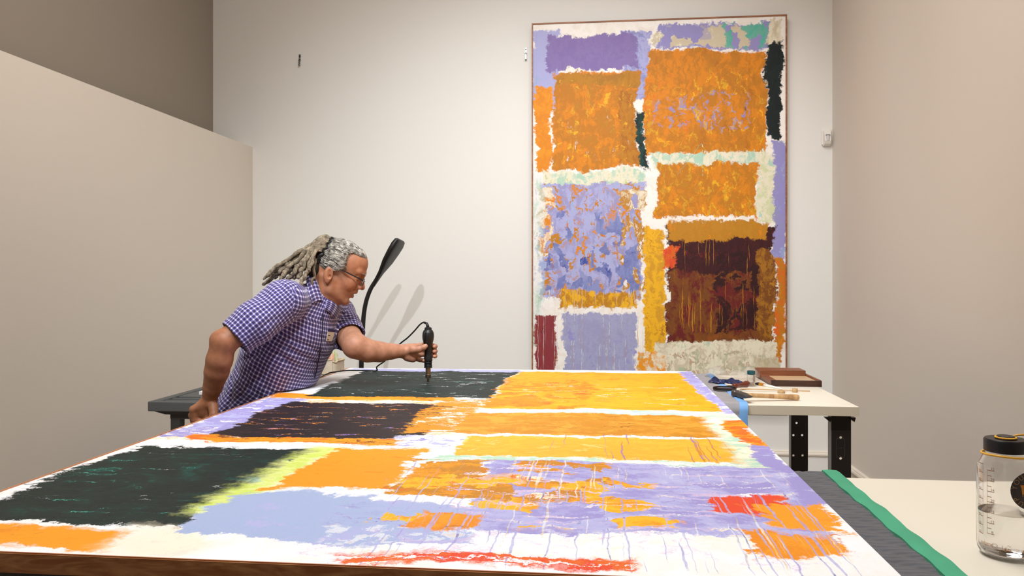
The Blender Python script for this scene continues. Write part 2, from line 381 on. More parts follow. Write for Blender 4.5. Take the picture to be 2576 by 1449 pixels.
wall_patches = [
 dict(r=(0, .02, .10, .22), c=(LAV2, LAV2, LBL), amp=.08),
 dict(r=(.36, .03, .46, .20), c=(lin(150,152,206), LAV2, LAV), amp=.07),
 dict(r=(.06, .035, .41, .12), c=(PUR, lin(146,124,186), PUR), amp=.08, m='0'),
 dict(r=(.49, .015, .93, .075), c=(lin(160,152,204), LAV, LBL), amp=.06),
 dict(r=(.48, .02, .85, .07), c=(BEI, BEI, CRM), amp=.08, sel='cell', thr=.40),
 dict(r=(.76, .015, .92, .07), c=(TEAL, lin(120,190,170), TEAL), amp=.08, sel='cell2', thr=.6),
 dict(r=(.93, .01, .98, .06), c=(BEI, CRM, BEI), amp=.04),
 dict(r=(.015, .17, .07, .385), c=(OR1, OR2, OR1), amp=.07),
 dict(r=(.085, .135, .42, .375), c=(OR2, DOR, OCH), amp=.07),
 dict(r=(.09, .14, .42, .165), c=(lin(184,124,30), OCH, OCH), amp=.05),
 dict(r=(.35, .18, .42, .37), c=(BRN, OCH, OR2), amp=.07, op=.6),
 dict(r=(.13, .25, .40, .36), c=(CRM, WH, OR1), amp=.03, sel='strokes', thr=.70),
 dict(r=(.46, .085, .925, .345), c=(OR2, DOR, lin(196,116,22)), amp=.07),
 dict(r=(.46, .11, .62, .30), c=(OR3, OR2, DOR), amp=.09, sel='big', thr=.53),
 dict(r=(.50, .20, .85, .28), c=(lin(166,160,200), LAV, BRN), amp=.09, sel='dab', thr=.66),
 dict(r=(.46, .14, .92, .34), c=(YEL, GOLD, OR1), amp=.08, sel='dab', thr=.80),
 dict(r=(.09, .15, .40, .37), c=(YEL, lin(196,130,40), OR1), amp=.08, sel='dab', thr=.80),
 dict(r=(.935, .065, .985, .31), c=(GRN, lin(8,22,22), GRN), amp=.04),
 dict(r=(.43, .24, .455, .38), c=(GRN, DGR, LAV2), amp=.06),
 dict(r=(.48, .345, .93, .375), c=(MINT, CRM, WH), amp=.05),
 dict(r=(.05, .385, .44, .42), c=(MINT, CRM, lin(200,214,140)), amp=.06),
 dict(r=(.50, .375, .89, .51), c=(OR2, DOR, OCH), amp=.07),
 dict(r=(.50, .375, .89, .51), c=(YEL, GOLD, OR1), amp=.07, sel='dab', thr=.74),
 dict(r=(.90, .35, .95, .52), c=(lin(222,226,180), CRM, MINT), amp=.05),
 dict(r=(.955, .32, 1.0, .63), c=(lin(160,158,205), LAV, LBL), amp=.04),
 dict(r=(.965, .62, .995, .88), c=(OR3, DOR, OR2), amp=.04),
 dict(r=(.03, .42, .44, .72), c=(lin(164,160,208), LAV2, LBL), amp=.07),
 dict(r=(.03, .42, .44, .72), c=(OR2, OCH, OR3), amp=.07, sel='dab', thr=.72),
 dict(r=(.05, .50, .43, .70), c=(lin(140,150,206), lin(124,130,190), BLU), amp=.07, sel='cell2', thr=.70),
 dict(r=(.36, .44, .46, .70), c=(CRM, OCH, WH), amp=.07, sel='cell', thr=.45),
 dict(r=(.02, .44, .07, .60), c=(OR2, CRM, OR1), amp=.06, sel='cell', thr=.4),
 dict(r=(.0, .40, .035, .85), c=(MINT, WH, LBL), amp=.05, soft=.02, op=.7),
 dict(r=(.11, .705, .42, .74), c=(YEL, OCH, OR1), amp=.07),
 dict(r=(.13, .76, .42, 1.0), c=(lin(168,166,206), lin(176,176,212), LAV), amp=.07),
 dict(r=(.015, .765, .09, .95), c=(DRED, DRED, MAR2), amp=.03),
 dict(r=(.0, .70, .46, 1.0), c=(lin(206,150,90), WH, LAV), amp=.03, sel='drip', thr=.69, op=.7),
 dict(r=(.46, .54, .53, .86), c=(GOLD, YEL, OCH), amp=.06),
 dict(r=(.545, .53, .955, .84), c=(MAR, lin(60,14,20), MAR2), amp=.06),
 dict(r=(.545, .655, .90, .835), c=(MAR2, BRN, lin(150,80,22)), amp=.10),
 dict(r=(.74, .60, .90, .80), c=(MAR, lin(50,12,16), MAR), amp=.10, sel='big', thr=.46),
 dict(r=(.55, .525, .93, .565), c=(lin(206,140,30), OCH, OR2), amp=.05),
 dict(r=(.895, .60, .955, .83), c=(lin(176,116,28), BRN, OCH), amp=.06),
 dict(r=(.53, .585, .57, .64), c=(OR3, RED, OR2), amp=.06),
 dict(r=(.57, .56, .9, .80), c=(OR1, OCH, YEL), amp=.05, sel='drip2', thr=.73, op=.7),
 dict(r=(.50, .83, .97, 1.0), c=(BEI, CRM, lin(206,214,186)), amp=.07),
 dict(r=(.50, .86, .93, 1.0), c=(lin(190,204,170), lin(206,176,150), OR2), amp=.07, sel='dab', thr=.6),
 dict(r=(.44, .86, .53, 1.0), c=(CRM, OR1, MINT), amp=.06),
 dict(r=(.89, .87, .985, 1.0), c=(lin(204,188,150), BEI, BEI), amp=.04),
]
framem = wood('frame_wood', lin(176, 112, 66), lin(222, 164, 112), (7, 7, 45), .5, 2.5); framew = wood('frame_wood_dark', lin(128, 76, 40), lin(166, 108, 66), (3, 3, 30), .5)
frame_lip = mat('frame_lip', lin(196, 132, 92), .5)
def canvas_mesh(name, corners, m, parent, th, W, H, wrap):
    # slab whose top carries UVs in metres
    a, b_, c, d = [Vector(x) for x in corners]; nrm = (b_ - a).cross(d - a).normalized()
    nx, ny = 34, 54; mb = MB(); vs = []; uvs = []
    for j in range(ny + 1):
        for i in range(nx + 1):
            u, v = i / nx, j / ny; p = a.lerp(b_, u).lerp(d.lerp(c, u), v)
            edge = min(u, 1 - u, v, 1 - v)
            p = p + nrm * (wrap * math.sin(u * 9 + v * 4) * min(1, edge * 12)); vs.append(p); uvs.append((u * W, v * H))
    N = len(vs); fs = [(j*(nx+1)+i, j*(nx+1)+i+1, (j+1)*(nx+1)+i+1, (j+1)*(nx+1)+i) for j in range(ny) for i in range(nx)]
    bd = [i for i in range(nx + 1)] + [j*(nx+1)+nx for j in range(1, ny + 1)] + [ny*(nx+1)+i for i in range(nx - 1, -1, -1)] + [j*(nx+1) for j in range(ny - 1, 0, -1)]
    for k, i in enumerate(bd): vs.append(vs[i] - nrm * th); uvs.append(uvs[i])
    nb = len(bd)
    for k in range(nb): fs.append((bd[k], N + k, N + (k + 1) % nb, bd[(k + 1) % nb]))
    fs.append(tuple(N + k for k in range(nb - 1, -1, -1)))
    me = bpy.data.meshes.new(name); off = ROOTLOC[parent.name]
    me.from_pydata([tuple(v - off) for v in vs], [], fs)
    l = me.uv_layers.new(name='UVMap')
    for lp in me.loops: l.data[lp.index].uv = uvs[lp.vertex_index]
    me.materials.append(m); o = bpy.data.objects.new(name, me); COL.objects.link(o); o.parent = parent; return o

# table painting
ZT = 1.0
Cn = [(-1.23, 1.178, ZT), (.449, 1.178, ZT), (.449, 3.875, ZT), (-1.23, 3.835, ZT)]
tp = thing('painting', 'large abstract canvas lying face up across the workbenches', 'painting', (-.39, 2.5, .97))
tm = paint_material('loose_colour_fields', CW, CH, (lin(250,250,255), lin(248,245,242)), table_patches, True, 1.0)
canvas_mesh('canvas', Cn, tm, tp, .024, CW, CH, .0006)
T = .004
def fstrip(a, b_, n, z0, z1, t):    # strip outside edge a-b with outward normal n
    a = Vector(a); b_ = Vector(b_); n = Vector(n) * t; mb = MB()
    vs = [Vector((p.x, p.y, z)) for z in (z0, z1) for p in (a, b_, b_ + n, a + n)]
    return mb.add(vs, [(0,1,2,3),(4,5,6,7),(0,1,5,4),(1,2,6,5),(2,3,7,6),(3,0,4,7)])
pad = [(-1.23-T, 1.178), (.449+T, 1.178), (.449, 3.875), (-1.23, 3.835)]
for a, b_, n in (((Cn[0][0]-T, Cn[0][1], 0), (Cn[1][0]+T, Cn[1][1], 0), (0, -1, 0)), (Cn[1], Cn[2], (1, 0, 0)), ((Cn[3][0]-T, Cn[3][1], 0), (Cn[2][0]+T, Cn[2][1], 0), (0, 1, 0)), (Cn[0], Cn[3], (-1, 0, 0))):
    t_ = .0012 if n[0] == 1 or n[1] == 1 else T
    fr = fstrip(a, b_, n, .970, ZT - (.002 if t_ < T else -.001), t_).build('frame_strip', framem, tp)
    if t_ == T: fstrip(a, b_, n, ZT + .001, ZT + .003, T * .6).build('frame_lip', frame_lip, fr)

# wall painting
A0 = PY(1341, 500, YW - .055).x; A1 = PY(1976, 500, YW - .055).x; ztop = 3.19
A1 = A0 + CW; WH_ = 2.61; zb = ztop - WH_
wp = thing('painting', 'tall abstract canvas in a thin brown frame hanging upright on the back wall', 'painting', ((A0 + A1) / 2, YW - .03, zb))
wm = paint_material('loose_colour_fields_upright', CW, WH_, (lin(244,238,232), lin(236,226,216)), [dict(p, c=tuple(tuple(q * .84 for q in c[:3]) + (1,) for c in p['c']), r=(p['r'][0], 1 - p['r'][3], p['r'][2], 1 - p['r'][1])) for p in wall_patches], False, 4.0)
yf = YW - .055
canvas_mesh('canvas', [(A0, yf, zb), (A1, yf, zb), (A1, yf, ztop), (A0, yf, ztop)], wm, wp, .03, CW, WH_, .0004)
for a, b_ in (((A0 - .009, zb - .009), (A0, ztop + .009)), ((A1, zb - .009), (A1 + .009, ztop + .009)), ((A0, zb - .009), (A1, zb)), ((A0, ztop), (A1, ztop + .009))):
    MB().box((a[0], yf - .006, a[1]), (b_[0], yf + .034, b_[1])).build('frame_strip', framew, wp)
for x in (A0 + .3, A1 - .3): MB().box((x - .02, yf + .028, ztop - .25), (x + .02, YW - .001, ztop - .17)).build('hanger', mat('zinc', lin(150, 150, 148), .3, 1), wp)
# ------------------------------------------------------------ benches
laminate = mat('white_laminate', lin(240, 232, 216), .35, bump=.03, bscale=300)
lam_edge = mat('laminate_edge', lin(198, 184, 162), .5)
steel = mat('black_steel', lin(40, 34, 31), .42, .3)
steel_l = mat('pale_steel_flange', lin(120, 116, 114), .4, .5)  # paler steel colour for the left flange of each leg
ZB = .95
def plate_with_holes(x0, x1, z0, z1, y, th, holes, r=.0055):
    """upright plate in the XZ plane with round holes, built as strips around square cells"""
    bm = bmesh.new(); outer = [bm.verts.new((x, y, z)) for x, z in ((x0, z0), (x1, z0), (x1, z1), (x0, z1))]
    es = [bm.edges.new((outer[i], outer[(i + 1) % 4])) for i in range(4)]
    for hx, hz in holes:
        ring = [bm.verts.new((hx + r * math.cos(k * math.pi / 6), y, hz + r * math.sin(k * math.pi / 6))) for k in range(12)]
        es += [bm.edges.new((ring[i], ring[(i + 1) % 12])) for i in range(12)]
    bmesh.ops.triangle_fill(bm, use_beauty=True, use_dissolve=False, edges=es)
    ret = bmesh.ops.extrude_face_region(bm, geom=bm.faces[:])
    bmesh.ops.translate(bm, vec=(0, th, 0), verts=[g for g in ret['geom'] if isinstance(g, bmesh.types.BMVert)])
    bm.verts.ensure_lookup_table(); bm.verts.index_update()
    mb = MB(); mb.v = [tuple(v.co) for v in bm.verts]; mb.f = [tuple(v.index for v in f.verts) for f in bm.faces]; bm.free(); return mb
def leg(parent, xc, wd, y, depth, dirn, holes, knock=(), zt=ZB - .037):
    """open C channel: plate facing the room, two flanges"""
    mb = plate_with_holes(xc - wd / 2, xc + wd / 2, 0, zt, y, .003, holes)
    o = mb.build('leg', steel, parent)
    for xx in (xc - wd / 2 - .003, xc + wd / 2):
        f = MB().box((xx, y - (0 if dirn > 0 else depth), 0), (xx + .003, y + (depth if dirn > 0 else .003), zt)).build('flange', steel_l if xx < xc else steel, o)
    for (kx, kz) in knock:
        k = MB(); ro = rrect(kx, kz, .017, .020, .008, 4); ri = rrect(kx, kz, .0155, .0185, .007, 4); n = len(ro)
        vs = [(x, y - .001, z) for x, z in ro] + [(x, y - .001, z) for x, z in ri]
        k.add(vs, [(i, (i + 1) % n, n + (i + 1) % n, n + i) for i in range(n)]); kk = k.build('knockout', mat('knockout_edge', lin(90, 84, 80), .4, .6) if 'knockout_edge' not in bpy.data.materials else bpy.data.materials['knockout_edge'], o)
    return o
def bench(name, label, X0, X1, Y0, Y1, legs):
    t = thing(name, label, 'workbench', ((X0 + X1) / 2, (Y0 + Y1) / 2, 0))
    MB().box((X0, Y0, ZB - .037), (X1, Y1, ZB)).build('worktop', laminate, t, bevel=.0015)
    MB().box((X0, Y0 - .0012, ZB - .0365), (X1 + .0012, Y0, ZB - .001)).box((X1, Y0, ZB - .0365), (X1 + .0012, Y1, ZB - .001)).build('edge_band', lam_edge, t)
    for l in legs: leg(t, *l)
    MB().box((X0 + .12, (Y0+Y1)/2 - .02, .30), (X1 - .12, (Y0+Y1)/2 + .02, .34)).build('crossbar', steel, t)
    return t
B1X1 = 1.003
l2 = PZ(2112, 1101, .0).x
def hz_at(py, px, Y): return PY(px, py, Y)
yF = 3.23; yR = 4.02
h2 = [(PY(2115, 1101, yF).x, PY(2115, 1101, yF).z), (PY(2115, 1153, yF).x, PY(2115, 1153, yF).z)]
k2 = [(PY(2114, 1115, yF).x, PY(2114, 1115, yF).z), (PY(2114, 1139, yF).x, PY(2114, 1139, yF).z)]
x2a, x2b = PY(2092, 1100, yF).x, PY(2139, 1100, yF).x
x1a, x1b = PY(1991, 1100, yR).x, PY(2031, 1100, yR).x
h1 = [(PY(a, b_, yR).x, PY(a, b_, yR).z) for a, b_ in ((1996, 1095), (2018, 1095), (1996, 1146), (2019, 1146), (2004, 1064))]
bn1 = bench('workbench', 'white-topped workbench with black perforated steel legs holding the hand tools', -1.05, B1X1, 3.175, 4.16,
      [((x2a + x2b) / 2, x2b - x2a, yF, .04, 1, h2, k2), ((x1a + x1b) / 2, x1b - x1a, yR, .04, 1, h1), (-.9, .075, yF, .04, 1, []), (-.9, .075, yR, .04, 1, [])])
# gussets under the front corner
for a in ((2106, 0), (2144, 1)):
    p = [PY(2076 if a[1] == 0 else 2137, 1051, yF - .01), PY(2094 if a[1] == 0 else 2153, 1051, yF - .01), PY(2089 if a[1] == 0 else 2150, 1062, yF - .01)]
    mb = MB(); vs = [tuple(v) for v in p] + [(v.x, v.y + .03, v.z) for v in p]
    mb.add(vs, [(0, 1, 2), (5, 4, 3), (0, 1, 4, 3), (1, 2, 5, 4), (2, 0, 3, 5)]).build('gusset', steel, bn1)
bn2 = bench('workbench', 'white-topped workbench in the foreground under the water bottle', -1.08, 1.42, 1.21, 2.035,
      [(1.32, .09, 1.28, .04, 1, []), (1.32, .09, 1.95, .04, 1, []), (-.98, .09, 1.28, .04, 1, []), (-.98, .09, 1.95, .04, 1, [])])

# ------------------------------------------------------------ moving blankets
def blanket_mat(name, c1, c2, ribs):
    m = bpy.data.materials.new(name); m.use_nodes = True; nt = m.node_tree; b = nt.nodes['Principled BSDF']
    b.inputs['Roughness'].default_value = .95; b.inputs['Sheen Weight'].default_value = .3
    uv = nt.nodes.new('ShaderNodeUVMap'); uv.uv_map = 'UVMap'
    wv = nt.nodes.new('ShaderNodeTexWave'); wv.wave_type = 'BANDS'; wv.bands_direction = 'Y'; wv.inputs['Scale'].default_value = ribs
    wv.inputs['Distortion'].default_value = 1.2; wv.inputs['Detail Scale'].default_value = 3
    n = nt.nodes.new('ShaderNodeTexNoise'); n.inputs['Scale'].default_value = 18; n.inputs['Detail'].default_value = 5
    for q in (wv, n): nt.links.new(uv.outputs[0], q.inputs['Vector'])
    mx = nt.nodes.new('ShaderNodeMix'); mx.data_type = 'RGBA'; mx.inputs[6].default_value = c1; mx.inputs[7].default_value = c2
    ad = nt.nodes.new('ShaderNodeMath'); ad.operation = 'MULTIPLY_ADD'; ad.inputs[1].default_value = .5
    nt.links.new(wv.outputs['Fac'], ad.inputs[0]); nt.links.new(n.outputs['Fac'], ad.inputs[2])
    sb = nt.nodes.new('ShaderNodeMath'); sb.operation = 'SUBTRACT'; sb.inputs[1].default_value = .25; nt.links.new(ad.outputs[0], sb.inputs[0])
    nt.links.new(sb.outputs[0], mx.inputs[0]); nt.links.new(mx.outputs[2], b.inputs['Base Color'])
    bp = nt.nodes.new('ShaderNodeBump'); bp.inputs['Strength'].default_value = .5; bp.inputs['Distance'].default_value = .0015
    nt.links.new(wv.outputs['Fac'], bp.inputs['Height']); nt.links.new(bp.outputs[0], b.inputs['Normal'])
    return m
def blanket(name, label, X0, X1, Y0, Y1, drop, bind_w, m, mb_mat, amp, edge_wave, th=.009, nx=160, ny=200, back=0):
    t = thing(name, label, 'blanket', ((X0 + X1) / 2, (Y0 + Y1) / 2, ZB))
    R = .018; arc = R * math.pi / 2; tot = (Y1 - Y0) + drop
    def pos(X, s, off):        # s from back (0) to front; roll over the front edge
        yb = Y1 - s; yc = Y0 + R
        if yb >= yc: return Vector((X, yb, ZB + off))
        s2 = yc - yb
        if s2 < arc:
            a = s2 / R; return Vector((X, yc - (R + off) * math.sin(a), ZB - R + (R + off) * math.cos(a)))
        return Vector((X, yc - R - off, ZB - R - (s2 - arc)))
    R2 = R
    def slab(xa, xb, nxx, hf, name_, mm, par):
        vs = []; uvs = []; 
        for j in range(ny + 1):
            s = tot * j / ny
            for i in range(nxx + 1):
                u = i / nxx; ew = edge_wave * math.sin(s * 23) + edge_wave * .6 * math.sin(s * 61 + 1)
                X = xa + (xb - xa) * u + ew * (0 if xa == X0 and u == 0 else 1) * (u if xa == X0 else 1)
                vs.append(pos(X, s, hf(X, s, u))); uvs.append((X, s))
        n1 = nxx + 1; N = len(vs)
        fs = [(j*n1+i, (j+1)*n1+i, (j+1)*n1+i+1, j*n1+i+1) for j in range(ny) for i in range(nxx)]
        bd = list(range(n1)) + [j*n1+nxx for j in range(1, ny + 1)] + [ny*n1+i for i in range(nxx - 1, -1, -1)] + [j*n1 for j in range(ny - 1, 0, -1)]
        for i in bd:
            s = tot * (i // n1) / ny; vs.append(pos(vs[i].x, s, .0008)); uvs.append(uvs[i])
        nb = len(bd)
        for k in range(nb): fs.append((bd[k], bd[(k + 1) % nb], N + (k + 1) % nb, N + k))
        me = bpy.data.meshes.new(name_); off = ROOTLOC[t.name]
        me.from_pydata([tuple(v - off) for v in vs], [], fs)
        l = me.uv_layers.new(name='UVMap')
        for lp in me.loops: l.data[lp.index].uv = uvs[lp.vertex_index]
        me.polygons.foreach_set('use_smooth', [True] * len(me.polygons)); me.set_sharp_from_angle(angle=1.0)
        me.materials.append(mm); o = bpy.data.objects.new(name_, me); COL.objects.link(o); o.parent = par; return o
    def quilt(X, s, u):
        zz = abs(((X * 6.0) % 1) - .5) * 2
        ph = (s * 17 + zz * 1.1 + .25 * math.sin(s * 5)) % 1
        groove = abs(ph - .5) * 2
        e = min(1, min(u, 1 - u) * 12)
        return th + amp * (1 - groove ** 3) * (.4 + .6 * e) + amp * .5 * math.sin(X * 31 + s * 13) * e
    slab(X0, X1 - bind_w, nx, quilt, 'quilted_field', m, t)
    bnd = slab(X1 - bind_w - .002, X1, 8, lambda X, s, u: th + amp * .8 + .0015 * math.sin(u * math.pi) + .0012 * math.sin(s * 40), 'binding', mb_mat, t)
    vs = []
    st = MB(); k = 0
    while True:
        s0 = .01 + k * .013; k += 1
        if s0 + .008 > tot: break
        pts = []
        for s in (s0, s0 + .008):
            ew = edge_wave * math.sin(s * 23) + edge_wave * .6 * math.sin(s * 61 + 1)
            pts.append(pos(X1 - bind_w * .78 + ew, s, th + amp * .8 + .0022 + .0012 * math.sin(s * 40)))
        st.tube(pts, .0007, 5)
    o = st.build('stitching', mat(name + '_thread', lin(150, 205, 185) if 'green' in label else lin(50, 90, 160), .8), bnd); o['kind'] = 'stuff'
    return t
dgrey = blanket_mat('charcoal_quilt', lin(100, 101, 108), lin(78, 79, 86), 22)
lgrey = blanket_mat('grey_quilt', lin(158, 154, 158), lin(138, 134, 138), 14)
greenb = mat('green_binding', lin(78, 172, 134), .8, bump=.3, bscale=350, var=.15)
blueb = mat('blue_binding', lin(120, 168, 222), .8, bump=.3, bscale=350, var=.12)
blanket('moving_blanket', 'charcoal quilted moving blanket with green edging on the foreground bench', -1.0, .592, 1.195, 2.045, .10, .034, dgrey, greenb, .0075, .0018)
x_r = .582
blanket('moving_blanket', 'light grey moving blanket with pale blue edging draped over the rear bench', -1.0, x_r, 3.16, 4.12, .11, .030, lgrey, blueb, .0022, .0015, th=.010)

# ------------------------------------------------------------ items on the rear bench
def onb(px, py, z=ZB): return PZ(px, py, z)
# wooden tray
dkw = wood('dark_wood', lin(52, 30, 20), lin(74, 42, 27), (4, 30, 30)); redw = wood('red_brown_wood', lin(112, 62, 38), lin(138, 80, 50), (4, 30, 30))
tanw = mat('tan_card', lin(206, 172, 132), .35, var=.08); 
tx0 = onb(1950, 973).x; tx1 = onb(2066, 973).x; ty0 = onb(2010, 973).y; ty1 = 4.1; tz = ZB + .032
tx0, tx1 = tx1 - .225, tx1
tr = thing('wooden_case', 'open dark brown wooden case with a tan inset panel at the bench corner', 'case', ((tx0 + tx1) / 2, (ty0 + ty1) / 2, ZB))
MB().box((tx0, ty0, ZB), (tx1, ty1, ZB + .008)).build('base', dkw, tr)
MB().box((tx0, ty0, ZB + .008), (tx1, ty0 + .014, tz - .004)).build('front_rail', dkw, tr, bevel=.001)
MB().box((tx1 - .012, ty0 + .014, ZB + .008), (tx1, ty1, tz - .002)).build('side_rail', redw, tr, bevel=.001)
MB().box((tx0, ty0 + .014, ZB + .008), (tx0 + .03, ty1, tz - .006)).build('side_rail', redw, tr, bevel=.001)
MB().box((tx0 + .03, ty0 + .014, ZB + .008), (tx1 - .012, ty0 + .23, tz - .010)).build('inset_panel', tanw, tr)
MB().box((tx0 - .004, ty0 + .235, ZB + .008), (tx1 - .012, ty1, tz + .016)).build('lid_block', redw, tr, bevel=.0015)
# disposable glove, crumpled
def crumple(name, label, cat, c, sx, sy, sz, rot, m, seed, fmax=13):
    r = random.Random(seed); bm = bmesh.new(); bmesh.ops.create_icosphere(bm, subdivisions=5, radius=1)
    ph = [(Vector((r.uniform(-1, 1), r.uniform(-1, 1), r.uniform(-1, 1))).normalized() * r.uniform(4, fmax), r.uniform(0, 6), r.uniform(.05, .13)) for _ in range(14)]
    for v in bm.verts:
        p = v.co.copy(); d = sum(abs(math.sin(p.dot(k) + f)) * a for k, f, a in ph) - .4
        p *= 1 + d * .55
        pinch = .55 + .45 * min(1, abs(p.x - .05) * 2.2)
        p.y *= pinch; p.z = max(0, (p.z * .5 + .45) * pinch) * sz; p.x *= sx; p.y *= sy
        q = Matrix.Rotation(rot, 3, 'Z') @ p; v.co = Vector(c) + q
    bm.verts.ensure_lookup_table(); mb = MB(); mb.v = [tuple(v.co) for v in bm.verts]; mb.f = [tuple(v.index for v in f.verts) for f in bm.faces]; bm.free()
    return tag(mb.build(name, m, smooth='all', loc=c), label, cat)
glv = mat('navy_nitrile', lin(30, 38, 78), .45, bump=.3, bscale=60)
gp = onb(1832, 967, ZB + .012)
def glove_mesh(c, rot):
    nu, nv = 56, 30; r = random.Random(4); ks = [(r.uniform(2, 7), r.uniform(2, 8), r.uniform(0, 6)) for _ in range(7)]; vs = []; R3 = Matrix.Rotation(rot, 3, 'Z')
    def ridge(u, v): return sum((1 - abs(math.sin(a*u + b*v + p))) for a, b, p in ks) / 7
    for j in range(nv + 1):
        v = -1 + 2*j/nv
        for i in range(nu + 1):
            u = -1 + 2*i/nu; wd_ = .38 + .62*min(1, abs(u + .05)*1.9) ** .8; wd_ *= math.sqrt(max(.03, 1 - max(0, abs(u) - .55)**2 / .21)); wd_ *= 1 + .18*math.sin(u*11) 
            rg_ = ridge(u*1.3, v*1.2); z = .036 * math.sqrt(max(0, 1 - v*v)) * (.15 + 1.25*rg_**1.5) * (.55 + .45*min(1, abs(u+.05)*2.5)) * math.sqrt(max(.02, 1 - u*u))
            vs.append(Vector(c) + R3 @ Vector((.082*u + .008*math.sin(v*4 + u*3), .042*wd_*v + .006*math.sin(u*7), z)))
    n1 = nu + 1; N = len(vs); fs = [(j*n1+i, j*n1+i+1, (j+1)*n1+i+1, (j+1)*n1+i) for j in range(nv) for i in range(nu)]
    vs += [Vector((p.x, p.y, c[2])) for p in vs]; fs += [(N+j*n1+i, N+(j+1)*n1+i, N+(j+1)*n1+i+1, N+j*n1+i+1) for j in range(nv) for i in range(nu)]
    bd = [i for i in range(n1)] + [j*n1+nu for j in range(1, nv+1)] + [nv*n1+i for i in range(nu-1, -1, -1)] + [j*n1 for j in range(nv-1, 0, -1)]
    fs += [(bd[k], bd[(k+1) % len(bd)], N+bd[(k+1) % len(bd)], N+bd[k]) for k in range(len(bd))]
    return MB().add(vs, fs)
gc = (gp.x, gp.y + .03, ZB + .0150)
tag(glove_mesh(gc, math.radians(-30)).build('glove', glv, smooth=True, loc=gc), 'crumpled dark navy glove lying on the light grey blanket', 'glove')
# magnifier
mg = onb(1823, 977, ZB + .02); rr = .0485
mt = thing('magnifying_glass', 'round magnifying glass with a dark red wooden handle', 'magnifier', (mg.x, mg.y, ZB + .0150))
chrome = mat('polished_metal', lin(120, 120, 118), .18, 1); dark_rim = mat('dark_rim', lin(70, 70, 66), .25, .8)
glassm = mat('clear_glass', (1, 1, 1, 1), .02, trans=1, ior=1.45)
zc = ZB + .0150
MB().lathe([(rr - .003, .0), (rr + .001, .0), (rr + .002, .004), (rr + .001, .009), (rr - .003, .009), (rr - .003, 0)], (mg.x, mg.y, zc), 48, close=False).build('rim', dark_rim, mt, smooth=True)
MB().lathe([(.002, .0015), (rr * .6, .0022), (rr - .0032, .0038), (rr - .0032, .0052), (rr * .6, .0068), (.002, .0078)], (mg.x, mg.y, zc), 48).build('lens', glassm, mt, smooth='all')
hd = (onb(1893, 966, ZB + .02) - mg); hd.z = 0; hd.normalize(); hs = Vector((mg.x, mg.y, zc + .006)) + hd * (rr + .001)
MB().lathe([(.003, 0), (.004, .002), (.0035, .008), (.006, .012), (.0065, .018)], hs, 20, axis=hd).build('ferrule', chrome, mt, smooth=True)
redh = mat('red_varnish', lin(110, 44, 26), .25, var=.3, vscale=40)
MB().lathe([(r * 1.05, h * 1.22) for r, h in [(.006, 0), (.010, .004), (.0115, .012), (.009, .024), (.0075, .038), (.009, .055), (.013, .072), (.0145, .082), (.012, .092), (.006, .098), (.001, .0995)]], hs + hd * .018 + Vector((0, 0, .003)), 24, axis=hd).build('handle', redh, mt, smooth='all')
# vial
vp = onb(1889.5, 972); vt = thing('vial', 'small clear glass vial with a teal screw cap', 'vial', (vp.x, vp.y, ZB))
MB().lathe([(.0165, 0), (.018, .002), (.018, .048), (.014, .053), (.014, .062), (.0125, .062), (.0125, .053), (.0165, .047), (.0165, .003), (.001, .002)], (vp.x, vp.y, ZB + .0005), 32, close=False).build('glass_body', glassm, vt, smooth=True)
MB().lathe([(.0172, .055), (.0178, .056), (.0178, .071), (.0168, .072)], (vp.x, vp.y, ZB), 36).build('cap', mat('teal_plastic', lin(20, 78, 84), .4), vt, smooth=True)
# white handled brush
b0 = onb(1902, 964, ZB + .006); b1 = onb(1967, 978, ZB + .004); bd_ = (b1 - b0); L_ = bd_.length; bd_.normalize()
br = thing('paintbrush', 'paintbrush with white tapering handle beside the wooden case', 'paintbrush', (b0.x, b0.y, ZB))
def flatl(prof, c, ax, flat, n=20):
    ax = Vector(ax).normalized(); s_ = Vector((0, 0, 1)).cross(ax).normalized(); u = ax.cross(s_); vs = []; fs = []
    for (r, h, fl) in prof:
        for k in range(n):
            th = 2 * math.pi * k / n; vs.append(Vector(c) + ax * h + s_ * (r * math.cos(th)) + u * (fl * math.sin(th)))
    for i in range(len(prof) - 1):
        for k in range(n): fs.append((i*n+k, i*n+(k+1) % n, (i+1)*n+(k+1) % n, (i+1)*n+k))
    fs += [tuple(range(n)), tuple((len(prof)-1)*n+k for k in range(n-1, -1, -1))]
    return MB().add(vs, fs)
flatl([(.008, 0, .003), (.013, .012, .006), (.012, .035, .007)], b0, bd_, 1).build('bristles', mat('black_bristle', lin(26, 24, 24), .7), br, smooth=True)
flatl([(.0125, .033, .0072), (.012, .05, .0068), (.0085, .062, .006)], b0, bd_, 1).build('ferrule', mat('brass', lin(226, 160, 60), .3, .7), br, smooth=True)
flatl([(.0082, .06, .0058), (.0088, .09, .006), (.0060, L_ * .7, .0048), (.003, L_ * .97, .0028), (.0015, L_, .0014)], b0, bd_, 1).build('handle', mat('white_lacquer', lin(240, 236, 228), .3), br, smooth='all')
# thin stick
s0, s1 = onb(1862, 978, ZB + .012), onb(2037, 983.5, ZB + .0025)
tag(MB().tube([s0, s1], .0022, 10).build('wooden_stick', mat('pale_wood_stick', lin(200, 164, 120), .6), smooth=True, loc=s0), 'long thin wooden stick lying behind the hammer', 'stick')
